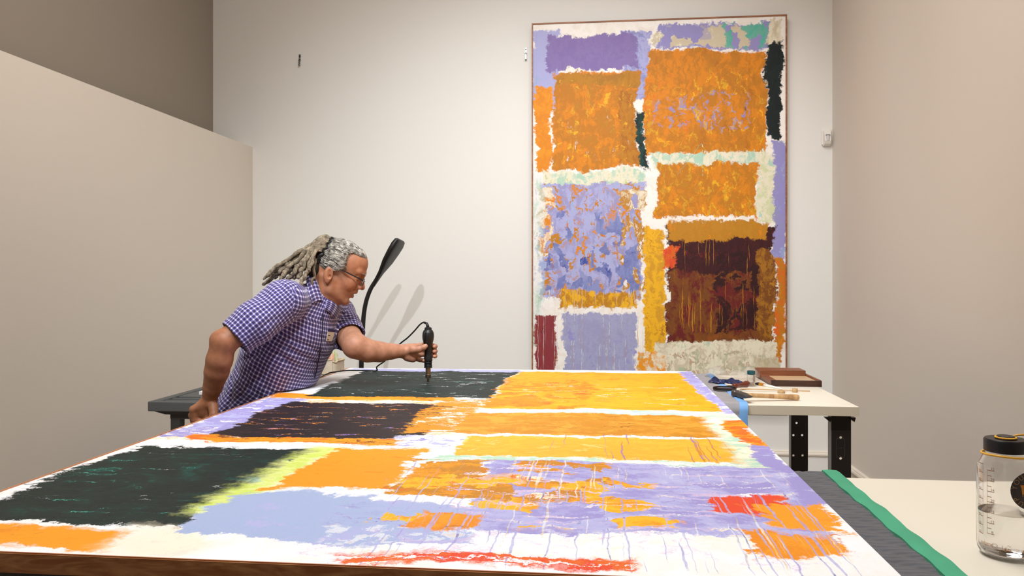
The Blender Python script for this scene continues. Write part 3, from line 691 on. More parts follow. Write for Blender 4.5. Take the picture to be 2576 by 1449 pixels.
# hammer
hw = wood('hammer_wood', lin(158, 118, 76), lin(206, 166, 116), (60, 60, 4), .5, .8)
ha = onb(1868, 1003, ZB + .012); hb = onb(2009, 1000, ZB + .012); ax = (hb - ha); HL = ax.length; ax.normalize(); sd = Vector((0, 0, 1)).cross(ax)
hm = thing('hammer', 'hammer with grey steel head and bare wooden handle near the bench edge', 'hammer', (ha.x, ha.y, ZB))
hc = Vector((ha.x, ha.y, ZB + .027)); ax = (Vector((hb.x, hb.y, ZB + .0125)) - hc).normalized()
flatl([(.0085, -.006, .0085), (.0085, .02, .0088), (.0095, HL * .35, .0088), (.0105, HL * .7, .0100), (.0120, HL * .9, .0115), (.0122, HL * .97, .0116), (.0100, HL, .0095)], hc, ax, 1, 24).build('handle', hw, hm, smooth=True)
# head axis roughly away from viewer
hx = (sd * 1.0 - ax * .16).normalized()
def headmesh():
    c = hc - ax * .004; u = Vector((0, 0, 1)); s2 = u.cross(hx); mb = MB(); prof = [(-.044, .0125, .0025), (-.038, .0125, .005), (-.015, .0105, .0105), (.012, .0115, .0115), (.017, .009, .009), (.027, .009, .009), (.030, .0118, .0118), (.044, .0118, .0118), (.046, .010, .010)]
    vs = []; n = 16
    for h, a, b_ in [(p_[0] * 1.25, p_[1] * 1.12, p_[2] * 1.12) for p_ in prof]:
        for k in range(n):
            th = 2 * math.pi * (k + .5) / n; q = lambda t: math.copysign(abs(t) ** .5, t)
            vs.append(c + hx * h + s2 * a * q(math.cos(th)) + u * b_ * q(math.sin(th)))
    fs = [(i*n+k, i*n+(k+1) % n, (i+1)*n+(k+1) % n, (i+1)*n+k) for i in range(len(prof) - 1) for k in range(n)]
    return mb.add(vs, fs + [tuple(range(n)), tuple((len(prof)-1)*n+k for k in range(n-1, -1, -1))])
headmesh().build('head', mat('forged_steel', lin(92, 86, 84), .45, .6, bump=.4, bscale=80), hm, smooth=True)
# two little wood offcuts
for px, py, r, h, lab in ((1968, 990.5, .0160, .009, 'flat round wooden disc behind the hammer handle'), (2002.5, 988.5, .0118, .016, 'short wooden plug standing at the end of the hammer handle')):
    q = onb(px, py); q.y += .02
    tag(MB().lathe([(r * .96, 0), (r, .001), (r, h - .001), (r * .93, h)], (q.x, q.y, ZB + .0005), 28).build('wooden_plug' if h > .012 else 'wooden_disc', mat('turned_wood', lin(196, 160, 112), .6, var=.2, vscale=60), smooth=True, loc=(q.x, q.y, ZB)), lab, 'wooden piece')
# clear plastic sheeting roll at the back of the bench
pm = mat('clear_film', (.62, .58, .54, 1), .12, alpha=.22)
pmb = MB(); nx_, na = 60, 26; r0 = random.Random(3)
xa = PY(1772, 950, 4.02).x; xb = tx0 - .012
vs = []
for i in range(nx_ + 1):
    u = i / nx_; X = xa + (xb - xa) * u
    rad = .0175 + .005 * math.sin(u * 9) + .003 * math.sin(u * 23 + 1); rad *= min(1, .35 + u * 6) * (1 if u < .93 else 1 - (u - .93) * 6)
    for k in range(na):
        a = 2 * math.pi * k / na; rr_ = rad * (1 + .10 * math.sin(3 * a + u * 14) + .06 * math.sin(5 * a - u * 31))
        vs.append((X, 3.99 + rr_ * math.cos(a) * 4.0 + .02 * math.sin(u * 6), ZB + .0150 + max(0.0005, rad * .95 + rr_ * math.sin(a) * .98)))
fs = [(i*na+k, i*na+(k+1) % na, (i+1)*na+(k+1) % na, (i+1)*na+k) for i in range(nx_) for k in range(na)]
pmb.add(vs, fs + [tuple(range(na)), tuple(nx_*na+k for k in range(na-1, -1, -1))])
tag(pmb.build('plastic_sheeting', pm, smooth='all', loc=((xa + xb) / 2, 3.99, ZB)), 'crumpled clear plastic sheeting bundled at the back of the bench', 'plastic sheeting')

# ------------------------------------------------------------ wall fittings
zinc = bpy.data.materials['zinc']; blk = mat('black_recess', lin(14, 14, 14), .6)
for px, py0, py1, lab in ((754.5, 137, 166, 'metal picture hanger on the bare back wall, left of the empty stretch'), (1323, 120, 151, 'metal picture hanger beside the top left corner of the hanging canvas')):
    a = PY(px, py0, YW); b_ = PY(px, py1, YW); x = a.x; h = a.z - b_.z; t = thing('picture_hanger', lab, 'hanger', (x, YW, b_.z), 'metal picture hangers on the back wall')
    MB().box((x - .0075, YW - .003, b_.z + h * .42), (x + .0075, YW, a.z)).build('plate', zinc, t, bevel=.0008)
    MB().lathe([(.0042, 0), (.0042, .003), (.002, .004)], (x, YW - .003, b_.z + h * .84), 14, axis=(0, -1, 0)).build('screw', blk, t)
    MB().lathe([(.0042, 0), (.0042, .003), (.002, .004)], (x, YW - .003, b_.z + h * .62), 14, axis=(0, -1, 0)).build('screw', zinc, t)
    MB().tube([(x - .007, YW - .008, b_.z + h * .48), (x + .007, YW - .008, b_.z + h * .48)], .004, 10).build('hinge', blk, t)
    mb = MB(); mb.box((x - .006, YW - .012, b_.z), (x + .006, YW - .008, b_.z + h * .46)); mb.box((x - .006, YW - .022, b_.z), (x + .006, YW - .008, b_.z + .006)); mb.build('hook', zinc, t, bevel=.0006)
# motion sensor
sa = PY(2066, 327, YW); sb_ = PY(2091, 378, YW); cx = (sa.x + sb_.x) / 2; sw = (sb_.x - sa.x) / 2; z1 = sa.z; z0 = z1 - .112
sp = mat('sensor_plastic', lin(232, 226, 218), .45); st_ = thing('motion_sensor', 'small white motion sensor on the wall near the right corner', 'sensor', (cx, YW, z0))
MB().box((cx - sw, YW - .012, z0 + .01), (cx + sw, YW, z1)).build('back_plate', sp, st_, bevel=.004)
body = [(.0, z1 - .004), (-.030, z1 - .014), (-.042, z1 - .045), (-.046, z1 - .08), (-.036, z0 + .012), (-.012, z0), (0, z0)]
mb = MB(); n = len(body); s1_ = sw * .78
vs = [(cx - s1_ + s1_ * .22 * abs(d) / .046, YW + d, z) for d, z in body] + [(cx + s1_ - s1_ * .22 * abs(d) / .046, YW + d, z) for d, z in body]
mb.add(vs, [tuple(range(n)), tuple(range(2*n-1, n-1, -1))] + [(i, (i+1) % n, n+(i+1) % n, n+i) for i in range(n)]).build('housing', sp, st_, bevel=.003)
MB().lathe([(.0165, 0), (.0165, .034)], (cx, YW - .033, z0 + .034), 24).build('lens', mat('sensor_lens', lin(206, 202, 204), .3), st_, smooth=True)
MB().lathe([(.0178, 0), (.0178, .004)], (cx, YW - .033, z0 + .068), 24).build('slot', blk, st_, smooth=True)

# ------------------------------------------------------------ black reading lamp
lm = mat('matte_black', lin(16, 15, 15), .45)
DL = 4.953
hp = [P(945, 706, DL), P(956, 690, DL), P(975, 655, DL), P(990, 628, DL), P(1004, 606, DL)]
lt = thing('floor_lamp', 'black gooseneck lamp with a flat paddle head behind the canvas', 'lamp', (P(908, 1000, DL).x, P(908, 1000, DL).y, 0))
stem = [Vector((P(908, 1000, DL).x, P(908, 1000, DL).y, .03)), P(909, 925, DL), P(911, 880, DL), P(913, 820, DL), P(916, 785, DL), P(922, 755, DL), P(932, 728, DL), P(945, 706, DL), P(950, 698, DL)]
sp_ = spline(stem, 6); 
MB().tube(sp_, [.0125 + .003 * (1 - i / len(sp_)) for i in range(len(sp_))], 14).build('gooseneck', lm, lt, smooth='all')
# paddle: thin seen edge-on, broad in depth
pa, pb = P(940, 716, DL), P(1008, 603, DL); axp = (pb - pa); PL = axp.length; axp.normalize()
wide = Vector((-SN * .985 + .17 * CS, CS * .985 + .17 * SN, 0)); wide = (wide - axp * wide.dot(axp)).normalized(); thn = axp.cross(wide)
prof = [(-.01, .012, .011), (.03, .018, .012), (.09, .034, .013), (.17, .080, .019), (.24, .096, .021), (PL - .04, .098, .022), (PL - .008, .085, .018), (PL, .065, .012)]
vs = []; n = 24
for h, a, b_ in prof:
    for k in range(n):
        th = 2 * math.pi * (k + .5) / n; q = lambda t: math.copysign(abs(t) ** .6, t)
        vs.append(pa + axp * h + wide * a * q(math.cos(th)) + thn * b_ * q(math.sin(th)))
fs = [(i*n+k, i*n+(k+1) % n, (i+1)*n+(k+1) % n, (i+1)*n+k) for i in range(len(prof) - 1) for k in range(n)] + [tuple(range(n)), tuple((len(prof)-1)*n+k for k in range(n-1, -1, -1))]
MB().add(vs, fs).build('head', lm, lt, smooth=True)
bs_ = stem[0]; MB().lathe([(.13, 0), (.135, .004), (.135, .018), (.12, .026), (.03, .03), (.018, .04)], (bs_.x, bs_.y, 0), 40).build('base', lm, lt, smooth=True)

# ------------------------------------------------------------ grey utility cart
cm = mat('grey_plastic', lin(84, 86, 86), .55, bump=.25, bscale=250); cmd = mat('grey_plastic_dark', lin(62, 60, 58), .6, bump=.25, bscale=250)
K = PZ(371, 1010, .875); kx0, ky0 = K.x, K.y; kx1 = kx0 + .46; ky1 = ky0 + .72; kz = .875
ct = thing('utility_cart', 'dark grey plastic utility cart with slotted push handle by the partition', 'cart', ((kx0+kx1)/2, (ky0+ky1)/2, 0))
def slab_with_slots():
    mb = MB()
    # outer frame and slot bars as one shelf
    zt_, zl = kz, kz - .046
    ex = ((kx0, ky0, kx1, ky0 + .035), (kx0, ky0 + .035, kx0 + .04, ky1), (kx1 - .04, ky0 + .035, kx1, ky1), (kx0 + .04, ky0 + .075, kx1 - .04, ky0 + .097), (kx0 + .04, ky0 + .137, kx1 - .04, ky0 + .157), (kx0 + .04, ky0 + .20, kx1 - .04, ky1))
    for a in ex: mb.box((a[0], a[1], zl), (a[2], a[3], zt_ - (0 if a[1] == ky0 or a[0] == kx0 or a[2] == kx1 else .004)))
    return mb
slab_with_slots().build('top_shelf', cm, ct, bevel=.005, segs=3)
for ya_, yb_ in ((.035, .075), (.097, .137), (.157, .20)): MB().box((kx0 + .04, ky0 + ya_, kz - .02), (kx1 - .04, ky0 + yb_, kz - .012)).build('slot_shade', lm, ct)  # black boxes standing in for the shade down in the slots
MB().add([(kx0 + .012, ky0 + .012, kz - .044), (kx1 - .012, ky0 + .012, kz - .044), (kx1 - .012, ky0 + .1, kz - .044), (kx0 + .012, ky0 + .1, kz - .044), (kx0 + .075, ky0 + .02, kz - .062), (kx1 - .02, ky0 + .02, kz - .062), (kx1 - .02, ky0 + .09, kz - .062), (kx0 + .075, ky0 + .09, kz - .062)],
   [(0,3,2,1),(4,5,6,7),(0,1,5,4),(1,2,6,5),(2,3,7,6),(3,0,4,7)]).build('underside_rib', cmd, ct)
k1_ = P(434, 1060, 3.52).x; 
lx = PY(447, 1060, ky0 + .06).x
MB().box((lx - .024, ky0 + .035, kz - .085), (kx1 - .03, ky0 + .085, kz - .060)).build('leg_socket', cmd, ct, bevel=.002)
for (x, y) in ((lx, ky0 + .06), (kx1 - .05, ky0 + .06), (lx, ky1 - .08), (kx1 - .05, ky1 - .08)):
    MB().box((x - .0235, y - .0235, .1), (x + .0235, y + .0235, kz - .045)).build('leg', cmd, ct, bevel=.004)
    MB().lathe([(.05, -.015), (.055, -.010), (.055, .010), (.05, .015)], (x, y, .056), 24, axis=(1, 0, 0)).build('caster', steel, ct, smooth=True)
    MB().box((x - .02, y - .01, .05), (x - .016, y + .01, .105)).add([], []).build('caster_fork', steel, ct)
MB().box((kx0 + .02, ky0 + .02, .18), (kx1, ky1, .22)).build('bottom_shelf', cm, ct, bevel=.004)
tag(MB().box((PZ(501, 991, kz).x - .001, PZ(501, 991, kz).y, kz - .004), (PZ(501, 991, kz).x + .05, PZ(501, 991, kz).y + .05, kz + .012)).build('white_box', mat('white_card', lin(232, 230, 226), .6), bevel=.001, loc=PZ(501, 991, kz - .004)), 'little white box on the grey cart beside the man', 'box')

# ------------------------------------------------------------ canvas tool tote on a stool
can = mat('cotton_canvas', lin(222, 206, 184), .9, bump=.5, bscale=500, var=.12, vscale=30); canr = mat('cotton_trim', lin(206, 186, 158), .9)
DT = 4.45; tb = P(862, 955, DT); tX1 = tb.x - .045; tX0 = tX1 - .36; tY0 = tb.y; tY1 = tY0 + .20; tz0 = .80; tzt = 1.02
so = thing('stool', 'low grey stool under the canvas tote', 'stool', ((tX0+tX1)/2, (tY0+tY1)/2, 0))
MB().prism(rrect((tX0+tX1)/2, (tY0+tY1)/2, .22, .18, .05), tz0 - .035, tz0).build('seat', cmd, so, bevel=.004)
for sx_ in (-1, 1):
    for sy_ in (-1, 1): MB().tube([((tX0+tX1)/2 + sx_*.17, (tY0+tY1)/2 + sy_*.13, tz0 - .03), ((tX0+tX1)/2 + sx_*.20, (tY0+tY1)/2 + sy_*.16, 0)], .015, 12).build('leg', cmd, so, smooth=True)
to = thing('tool_tote', 'cream canvas tool tote with outside pockets behind the man', 'bag', ((tX0+tX1)/2, (tY0+tY1)/2, tz0))
def sweep_wall(x0, x1, y0, y1, z0, zt, th, wav, n=64):
    pts = rrect((x0+x1)/2, (y0+y1)/2, (x1-x0)/2, (y1-y0)/2, .04, 8); N = len(pts); mb = MB(); vs = []
    for (f, zz) in ((0, z0), (0, 1), (1, 1), (1, z0)):
        for i, (x, y) in enumerate(pts):
            z = zz if zz != 1 else zt + wav * math.sin(i * 1.3)
            cxx, cyy = (x0+x1)/2, (y0+y1)/2; k = 1 - f * th / .1
            vs.append((cxx + (x - cxx) * k, cyy + (y - cyy) * k, z))
    fs = [(r*N+i, r*N+(i+1) % N, (r+1) % 4*N+(i+1) % N, (r+1) % 4*N+i) for r in range(4) for i in range(N)]
    return mb.add(vs, fs)
bb = sweep_wall(tX0, tX1, tY0, tY1, tz0, tzt - .045, .004, .004); bb.box((tX0+.01, tY0+.01, tz0), (tX1-.01, tY1-.01, tz0+.004)); bb.build('body', can, to, smooth=True)
for row, (za, zb_, off_) in enumerate(((tz0 + .005, tz0 + .115, .016), (tz0 + .10, tz0 + .185, .009))):
    npk = 5
    for i in range(npk):
        xA = tX0 + .01 + (tX1 - tX0 - .02) * i / npk; xB = tX0 + .01 + (tX1 - tX0 - .02) * (i + 1) / npk - .004
        vs = []; ns = 10
        for zz in (za, zb_):
            for k in range(ns + 1):
                u = k / ns; bul = off_ * (math.sin(u * math.pi) ** .6) * (1.25 if zz == zb_ else .8); vs.append((xA + (xB - xA) * u, tY0 - .0035 - bul, zz + (.006 * ((i * 7 + row) % 3 - 1) if zz == zb_ else 0) - .004 * math.sin(u * math.pi)))
        n1 = ns + 1; vs += [(x, y + .0025, z) for x, y, z in vs]
        fs = [(k, k+1, n1+k+1, n1+k) for k in range(ns)] + [(2*n1+k, 3*n1+k, 3*n1+k+1, 2*n1+k+1) for k in range(ns)] + [(k, 2*n1+k, 2*n1+k+1, k+1) for k in range(ns)] + [(n1+k, n1+k+1, 3*n1+k+1, 3*n1+k) for k in range(ns)] + [(0, n1, 3*n1, 2*n1), (ns, 2*n1+ns, 3*n1+ns, n1+ns)]
        pk = MB().add(vs, fs).build('pocket', can, to, smooth=True)
        MB().tube([vs[n1 + k] for k in range(n1)], .0035, 8).build('hem', canr, pk, smooth='all')
MB().tube([(x, y, tzt - .045 + .004 * math.sin(i*1.3)) for i, (x, y) in enumerate(rrect((tX0+tX1)/2, (tY0+tY1)/2, (tX1-tX0)/2, (tY1-tY0)/2, .04, 8))], .005, 8, closed=True).build('rim_binding', canr, to, smooth='all')
for yy in (tY0 + .05, tY1 - .04):
    hpts = spline([(tX1 - .235, yy, tzt - .10), (tX1 - .225, yy, tzt - .02), (tX1 - .19, yy - .005, tzt + .035), (tX1 - .12, yy - .005, tzt + .042), (tX1 - .085, yy, tzt), (tX1 - .08, yy, tzt - .09)], 6)
    MB().tube(hpts, .013, 8, flat=.25, up=(0, 1, 0)).build('strap_handle', can, to, smooth='all')
tz_ = bpy.data.objects
for i, (dx, h, rad, mm, nm, lb) in enumerate(((.245, .065, .009, lm, 'plier_handle', 'black tool handle sticking up from the tote, left one'), (.225, .085, .010, lm, 'plier_handle', 'taller black tool handle sticking up from the tote'))):
    x = tX1 - dx + .03; o = MB().tube(spline([(x - .006, tY0 + .05, tzt - .2), (x, tY0 + .045, tzt - .03), (x - .004, tY0 + .045, tzt - .06 + h)], 6), [rad] * 12 + [rad * .55], 10).build(nm, mm, smooth='all', loc=(x, tY0 + .05, tzt - .2)); tag(o, lb, 'tool')
for i, (dx, dy, c) in enumerate(((.050, .055, (224, 176, 150)), (.052, .130, (196, 200, 160)), (.125, .10, (232, 222, 206)))):
    x = tX1 - dx; crumple('folded_rag', ['pale pink rag at the front right inside the tote', 'light green rag at the back right inside the tote', 'cream cloth bundled in the middle of the tote'][i], 'cloth', (x, tY0 + dy, tz0 + .10), .022, .020, .135, i, mat('rag_cloth', lin(*c), .9), i)
MB().box((tX1 - .115, tY0 - .021, tz0 + .03), (tX1 - .105, tY0 - .012, tz0 + .14)).build('black_buckle_strap', lm, to, bevel=.002)
# ------------------------------------------------------------ smooth-union field modelling
class Field:
    def __init__(s, lo, hi, h):
        s.lo = np.array(lo, np.float32); s.h = h; s.n = [int(math.ceil((b - a) / h)) + 1 for a, b in zip(lo, hi)]
        s.f = np.full(s.n, .5, np.float32); s.ax = [s.lo[i] + h * np.arange(s.n[i], dtype=np.float32) for i in range(3)]
    def win(s, mn, mx, pad):
        sl = []
        for i in range(3):
            a = max(0, int((mn[i] - pad - s.lo[i]) / s.h)); b = min(s.n[i], int((mx[i] + pad - s.lo[i]) / s.h) + 2)
            if b <= a: return None
            sl.append(slice(a, b))
        X, Y, Z = np.meshgrid(s.ax[0][sl[0]], s.ax[1][sl[1]], s.ax[2][sl[2]], indexing='ij', sparse=True)
        return tuple(sl), X, Y, Z
    def comb(s, sl, d, k, op):
        a = s.f[sl]
        if op == 'u':
            hh = np.clip(.5 + .5 * (a - d) / k, 0, 1); s.f[sl] = a + (d - a) * hh - k * hh * (1 - hh)
        elif op == 's':
            hh = np.clip(.5 - .5 * (a + d) / k, 0, 1); s.f[sl] = a + (-d - a) * hh + k * hh * (1 - hh)
    def cone(s, a, b, ra, rb, k=.01, op='u', flat=None):
        a = np.array(a, np.float32); b = np.array(b, np.float32); r = max(ra, rb); pad = k + .012
        W = s.win(np.minimum(a, b) - r, np.maximum(a, b) + r, pad)
        if W is None: return
        sl, X, Y, Z = W; ab = b - a; L2 = float((ab ** 2).sum()) + 1e-12
        t = ((X - a[0]) * ab[0] + (Y - a[1]) * ab[1] + (Z - a[2]) * ab[2]) / L2
        tc = np.clip(t, 0, 1)
        d = np.sqrt((X - a[0] - tc * ab[0]) ** 2 + (Y - a[1] - tc * ab[1]) ** 2 + (Z - a[2] - tc * ab[2]) ** 2) - (ra + (rb - ra) * tc)
        if flat is not None: d = np.maximum(d, (t - 1) * math.sqrt(L2) - flat)
        s.comb(sl, d, k, op)
    def chain(s, pts, rs, k=.01, op='u'):
        Pn = np.array(pts, np.float32); r = max(rs); sl, X, Y, Z = s.win(Pn.min(0) - r, Pn.max(0) + r, k + .012); best = None
        for i in range(len(Pn) - 1):
            a, b = Pn[i], Pn[i + 1]; ab = b - a; L2 = float((ab ** 2).sum()) + 1e-12
            t = np.clip(((X - a[0]) * ab[0] + (Y - a[1]) * ab[1] + (Z - a[2]) * ab[2]) / L2, 0, 1)
            d = np.sqrt((X - a[0] - t * ab[0]) ** 2 + (Y - a[1] - t * ab[1]) ** 2 + (Z - a[2] - t * ab[2]) ** 2) - (rs[i] + (rs[i + 1] - rs[i]) * t)
            if best is None: best = d
            else:
                kk = min(.006, r * .3); hh = np.clip(.5 + .5*(best - d)/kk, 0, 1); best = best + (d - best)*hh - kk*hh*(1-hh)
        s.comb(sl, best, k, op)
    def ell(s, c, r, R=None, k=.01, op='u'):
        c = np.array(c, np.float32); m = max(r); W = s.win(c - m, c + m, k + .012)
        if W is None: return
        sl, X, Y, Z = W; x, y, z = X - c[0], Y - c[1], Z - c[2]
        if R is not None: x, y, z = (R[0][0]*x + R[0][1]*y + R[0][2]*z, R[1][0]*x + R[1][1]*y + R[1][2]*z, R[2][0]*x + R[2][1]*y + R[2][2]*z)
        k0 = np.sqrt((x/r[0])**2 + (y/r[1])**2 + (z/r[2])**2); k1 = np.sqrt((x/r[0]**2)**2 + (y/r[1]**2)**2 + (z/r[2]**2)**2) + 1e-6
        s.comb(sl, k0 * (k0 - 1) / k1, k, op)
    def loft(s, st, k=.02, op='u'):
        """st: list of (centre, side vec, front vec, a, b); elliptical tube"""
        C = np.array([q[0] for q in st], np.float32); m = max(max(q[3], q[4]) for q in st)
        W = s.win(C.min(0) - m, C.max(0) + m, k + .01); sl, X, Y, Z = W
        best = None
        for i in range(len(st) - 1):
            a, b = C[i], C[i + 1]; ab = b - a; L2 = float((ab**2).sum())
            t = np.clip(((X - a[0])*ab[0] + (Y - a[1])*ab[1] + (Z - a[2])*ab[2]) / L2, 0, 1)
            sv = np.array(st[i][1]); sv2 = np.array(st[i+1][1]); fv = np.array(st[i][2]); fv2 = np.array(st[i+1][2])
            u = np.array(ab / math.sqrt(L2))
            px_, py_, pz_ = X - a[0] - t*ab[0], Y - a[1] - t*ab[1], Z - a[2] - t*ab[2]
            sx_, fx_ = [(v1[0] + t*(v2[0]-v1[0]))*px_ + (v1[1] + t*(v2[1]-v1[1]))*py_ + (v1[2] + t*(v2[2]-v1[2]))*pz_ for v1, v2 in ((sv, sv2), (fv, fv2))]
            ux = px_*u[0] + py_*u[1] + pz_*u[2]
            A = st[i][3] + t*(st[i+1][3]-st[i][3]); B = st[i][4] + t*(st[i+1][4]-st[i][4]); Cc = np.minimum(A, B)
            k0 = np.sqrt((sx_/A)**2 + (fx_/B)**2 + (ux/Cc)**2); k1 = np.sqrt((sx_/A**2)**2 + (fx_/B**2)**2 + (ux/Cc**2)**2) + 1e-6
            d = k0*(k0-1)/k1
            if best is None: best = d
            else:
                kk = .03; hh = np.clip(.5 + .5*(best - d)/kk, 0, 1); best = best + (d - best)*hh - kk*hh*(1-hh)
        s.comb(sl, best, k, op)
    def mesh(s):
        f = s.f; f = f.copy(); f[0] = f[-1] = .5; f[:, 0] = f[:, -1] = .5; f[:, :, 0] = f[:, :, -1] = .5
        ins = f < 0; nx, ny, nz = f.shape
        cnt = np.zeros((nx-1, ny-1, nz-1), np.uint8)
        for i in (0, 1):
            for j in (0, 1):
                for k in (0, 1): cnt += ins[i:nx-1+i, j:ny-1+j, k:nz-1+k]
        act = (cnt > 0) & (cnt < 8); I, J, K = np.nonzero(act)
        idx = np.full(act.shape, -1, np.int32); idx[I, J, K] = np.arange(len(I))
        acc = np.zeros((len(I), 3), np.float64); c = np.zeros(len(I))
        E_ = []
        for a in (0, 1):
            for b in (0, 1): E_ += [((0, a, b), (1, a, b)), ((a, 0, b), (a, 1, b)), ((a, b, 0), (a, b, 1))]
        for p, q in E_:
            f0 = f[I+p[0], J+p[1], K+p[2]]; f1 = f[I+q[0], J+q[1], K+q[2]]; m = (f0 < 0) != (f1 < 0)
            t = np.where(m, f0 / np.where(m, f0 - f1, 1), 0)
            for ax in range(3): acc[:, ax] += np.where(m, p[ax] + t * (q[ax] - p[ax]), 0)
            c += m
        V = np.stack([I, J, K], 1) + acc / c[:, None]; V = V * s.h + s.lo
        Q = []
        for ax in range(3):
            sl0 = [slice(None)] * 3; sl1 = [slice(None)] * 3; sl0[ax] = slice(0, -1); sl1[ax] = slice(1, None)
            m = ins[tuple(sl0)] != ins[tuple(sl1)]; e = np.array(np.nonzero(m)).T
            o1, o2 = [(1, 2), (2, 0), (0, 1)][ax]
            e = e[(e[:, o1] > 0) & (e[:, o2] > 0)]
            def g(d1, d2):
                x = e.copy(); x[:, o1] -= d1; x[:, o2] -= d2; return idx[x[:, 0], x[:, 1], x[:, 2]]
            q = np.stack([g(1, 1), g(0, 1), g(0, 0), g(1, 0)], 1)
            fl = ins[e[:, 0], e[:, 1], e[:, 2]]; q[~fl] = q[~fl][:, ::-1]; Q.append(q)
        return V, np.concatenate(Q)
def relax(V, Q, it=2, lam=.5):
    e = np.concatenate([Q[:, [0, 1]], Q[:, [1, 2]], Q[:, [2, 3]], Q[:, [3, 0]]])
    for _ in range(it):
        acc = np.zeros_like(V); c = np.zeros(len(V))
        for a, b in ((0, 1), (1, 0)):
            for ax in range(3): acc[:, ax] += np.bincount(e[:, a], V[e[:, b], ax], len(V))
            c += np.bincount(e[:, a], minlength=len(V))
        V = V + lam * (acc / np.maximum(c, 1)[:, None] - V)
    return V
def to_world(V):
    W = V.copy(); W[:, 0] = V[:, 0] * CS - V[:, 1] * SN; W[:, 1] = V[:, 0] * SN + V[:, 1] * CS; return W
def mk(name, V, Q, m, parent, colors=None, uvs=None):
    W = to_world(V) - np.array(ROOTLOC[parent.name])
    me = bpy.data.meshes.new(name); me.vertices.add(len(W)); me.vertices.foreach_set('co', W.astype(np.float32).ravel())
    me.loops.add(Q.size); me.polygons.add(len(Q)); me.polygons.foreach_set('loop_start', np.arange(0, Q.size, 4, dtype=np.int32))
    me.loops.foreach_set('vertex_index', Q.astype(np.int32).ravel()); me.update(calc_edges=True); me.validate()
    me.polygons.foreach_set('use_smooth', [True] * len(me.polygons))
    if colors is not None:
        ca = me.color_attributes.new('Col', 'FLOAT_COLOR', 'POINT'); ca.data.foreach_set('color', colors.astype(np.float32).ravel())
    if uvs is not None:
        l = me.uv_layers.new(name='UVMap'); l.data.foreach_set('uv', uvs.astype(np.float32).ravel())
    me.materials.append(m); o = bpy.data.objects.new(name, me); COL.objects.link(o); o.parent = parent; return o
# ------------------------------------------------------------ the man
q_ = pc; v3 = lambda *a: np.array(a, float)
DB = 3.25
man = thing('person', 'man with grey locs in purple checked shirt bending over the table canvas', 'person', cw((-1.13, 3.25, 0)))
# head frame: f forward, l his left (away from camera), u up
pt = math.radians(25); yw = math.radians(-9)
Fv = v3(math.cos(pt) * math.cos(yw), -math.cos(pt) * math.sin(yw), -math.sin(pt))
Lv = v3(math.sin(yw), math.cos(yw), 0); Uv = np.cross(Fv, Lv); HO = np.array(pc(829, 693, 3.2)); RH = [Fv, Lv, Uv]
def H(x, y, z): return HO + Fv * x + Lv * y + Uv * z
def pin(a): return np.array(pc(*a))

sk = Field((-1.34, 2.78, .80), (-.28, 3.62, 1.64), .0027)
# cranium and face
sk.ell(H(.015, 0, .062), (.104, .078, .084), RH, .01)
sk.ell(H(.060, 0, .088), (.063, .062, .058), RH, .02)
sk.ell(H(.062, 0, .010), (.060, .055, .086), RH, .02)
sk.ell(H(.052, 0, -.032), (.056, .048, .038), RH, .02)
for s_ in (-1, 1):
    sk.cone(H(.018, s_*.054, -.015), H(.026, s_*.050, -.052), .016, .015, .02)
    sk.cone(H(.026, s_*.050, -.052), H(.095, s_*.014, -.066), .015, .016, .02)
    sk.ell(H(.084, s_*.040, .006), (.028, .022, .028), RH, .015)
    sk.cone(H(.118, s_*.010, .064), H(.100, s_*.046, .062), .012, .011, .012)
sk.ell(H(.099, 0, -.066), (.019, .024, .018), RH, .012)
sk.ell(H(.098, 0, -.024), (.026, .032, .026), RH, .015)
for s_ in (-1, 1):
    sk.ell(H(.122, s_*.031, .042), (.018, .019, .015), RH, .010, 's')
    sk.ell(H(.100, s_*.031, .041), (.013, .016, .013), RH, .003)
    sk.cone(H(.110, s_*.020, .0475), H(.106, s_*.044, .046), .0042, .004, .004)
    sk.cone(H(.1105, s_*.020, .033), H(.106, s_*.042, .034), .0036, .0034, .004)
sk.cone(H(.118, 0, .055), H(.138, 0, .014), .0075, .0090, .010)
sk.ell(H(.1385, 0, .0095), (.0110, .0115, .0100), RH, .006)
for s_ in (-1, 1):
    sk.ell(H(.126, s_*.0125, .0045), (.0115, .0075, .0085), RH, .005)
    sk.ell(H(.131, s_*.0065, -.005), (.005, .003, .0035), RH, .002, 's')
    sk.cone(H(.118, s_*.020, .000), H(.100, s_*.036, -.022), .003, .002, .006, 's')      # smile fold
sk.ell(H(.121, 0, -.010), (.008, .010, .010), RH, .006)
P_ = [H(.103, -.026, -.0265), H(.1195, -.013, -.0200), H(.1250, -.003, -.0175), H(.1250, .003, -.0175), H(.1195, .013, -.0200), H(.103, .026, -.0265)]
sk.chain(P_, [.003, .0050, .0054, .0054, .0050, .003], .005)
P_ = [H(.101, -.024, -.0290), H(.1135, -.012, -.0385), H(.1175, 0, -.0405), H(.1135, .012, -.0385), H(.101, .024, -.0290)]
sk.chain(P_, [.003, .0055, .0060, .0055, .003], .006)
sk.ell(H(.120, 0, -.0285), (.020, .0175, .0040), RH, .003, 's')
sk.cone(H(.117, -.012, -.053), H(.117, .012, -.053), .006, .006, .008, 's')
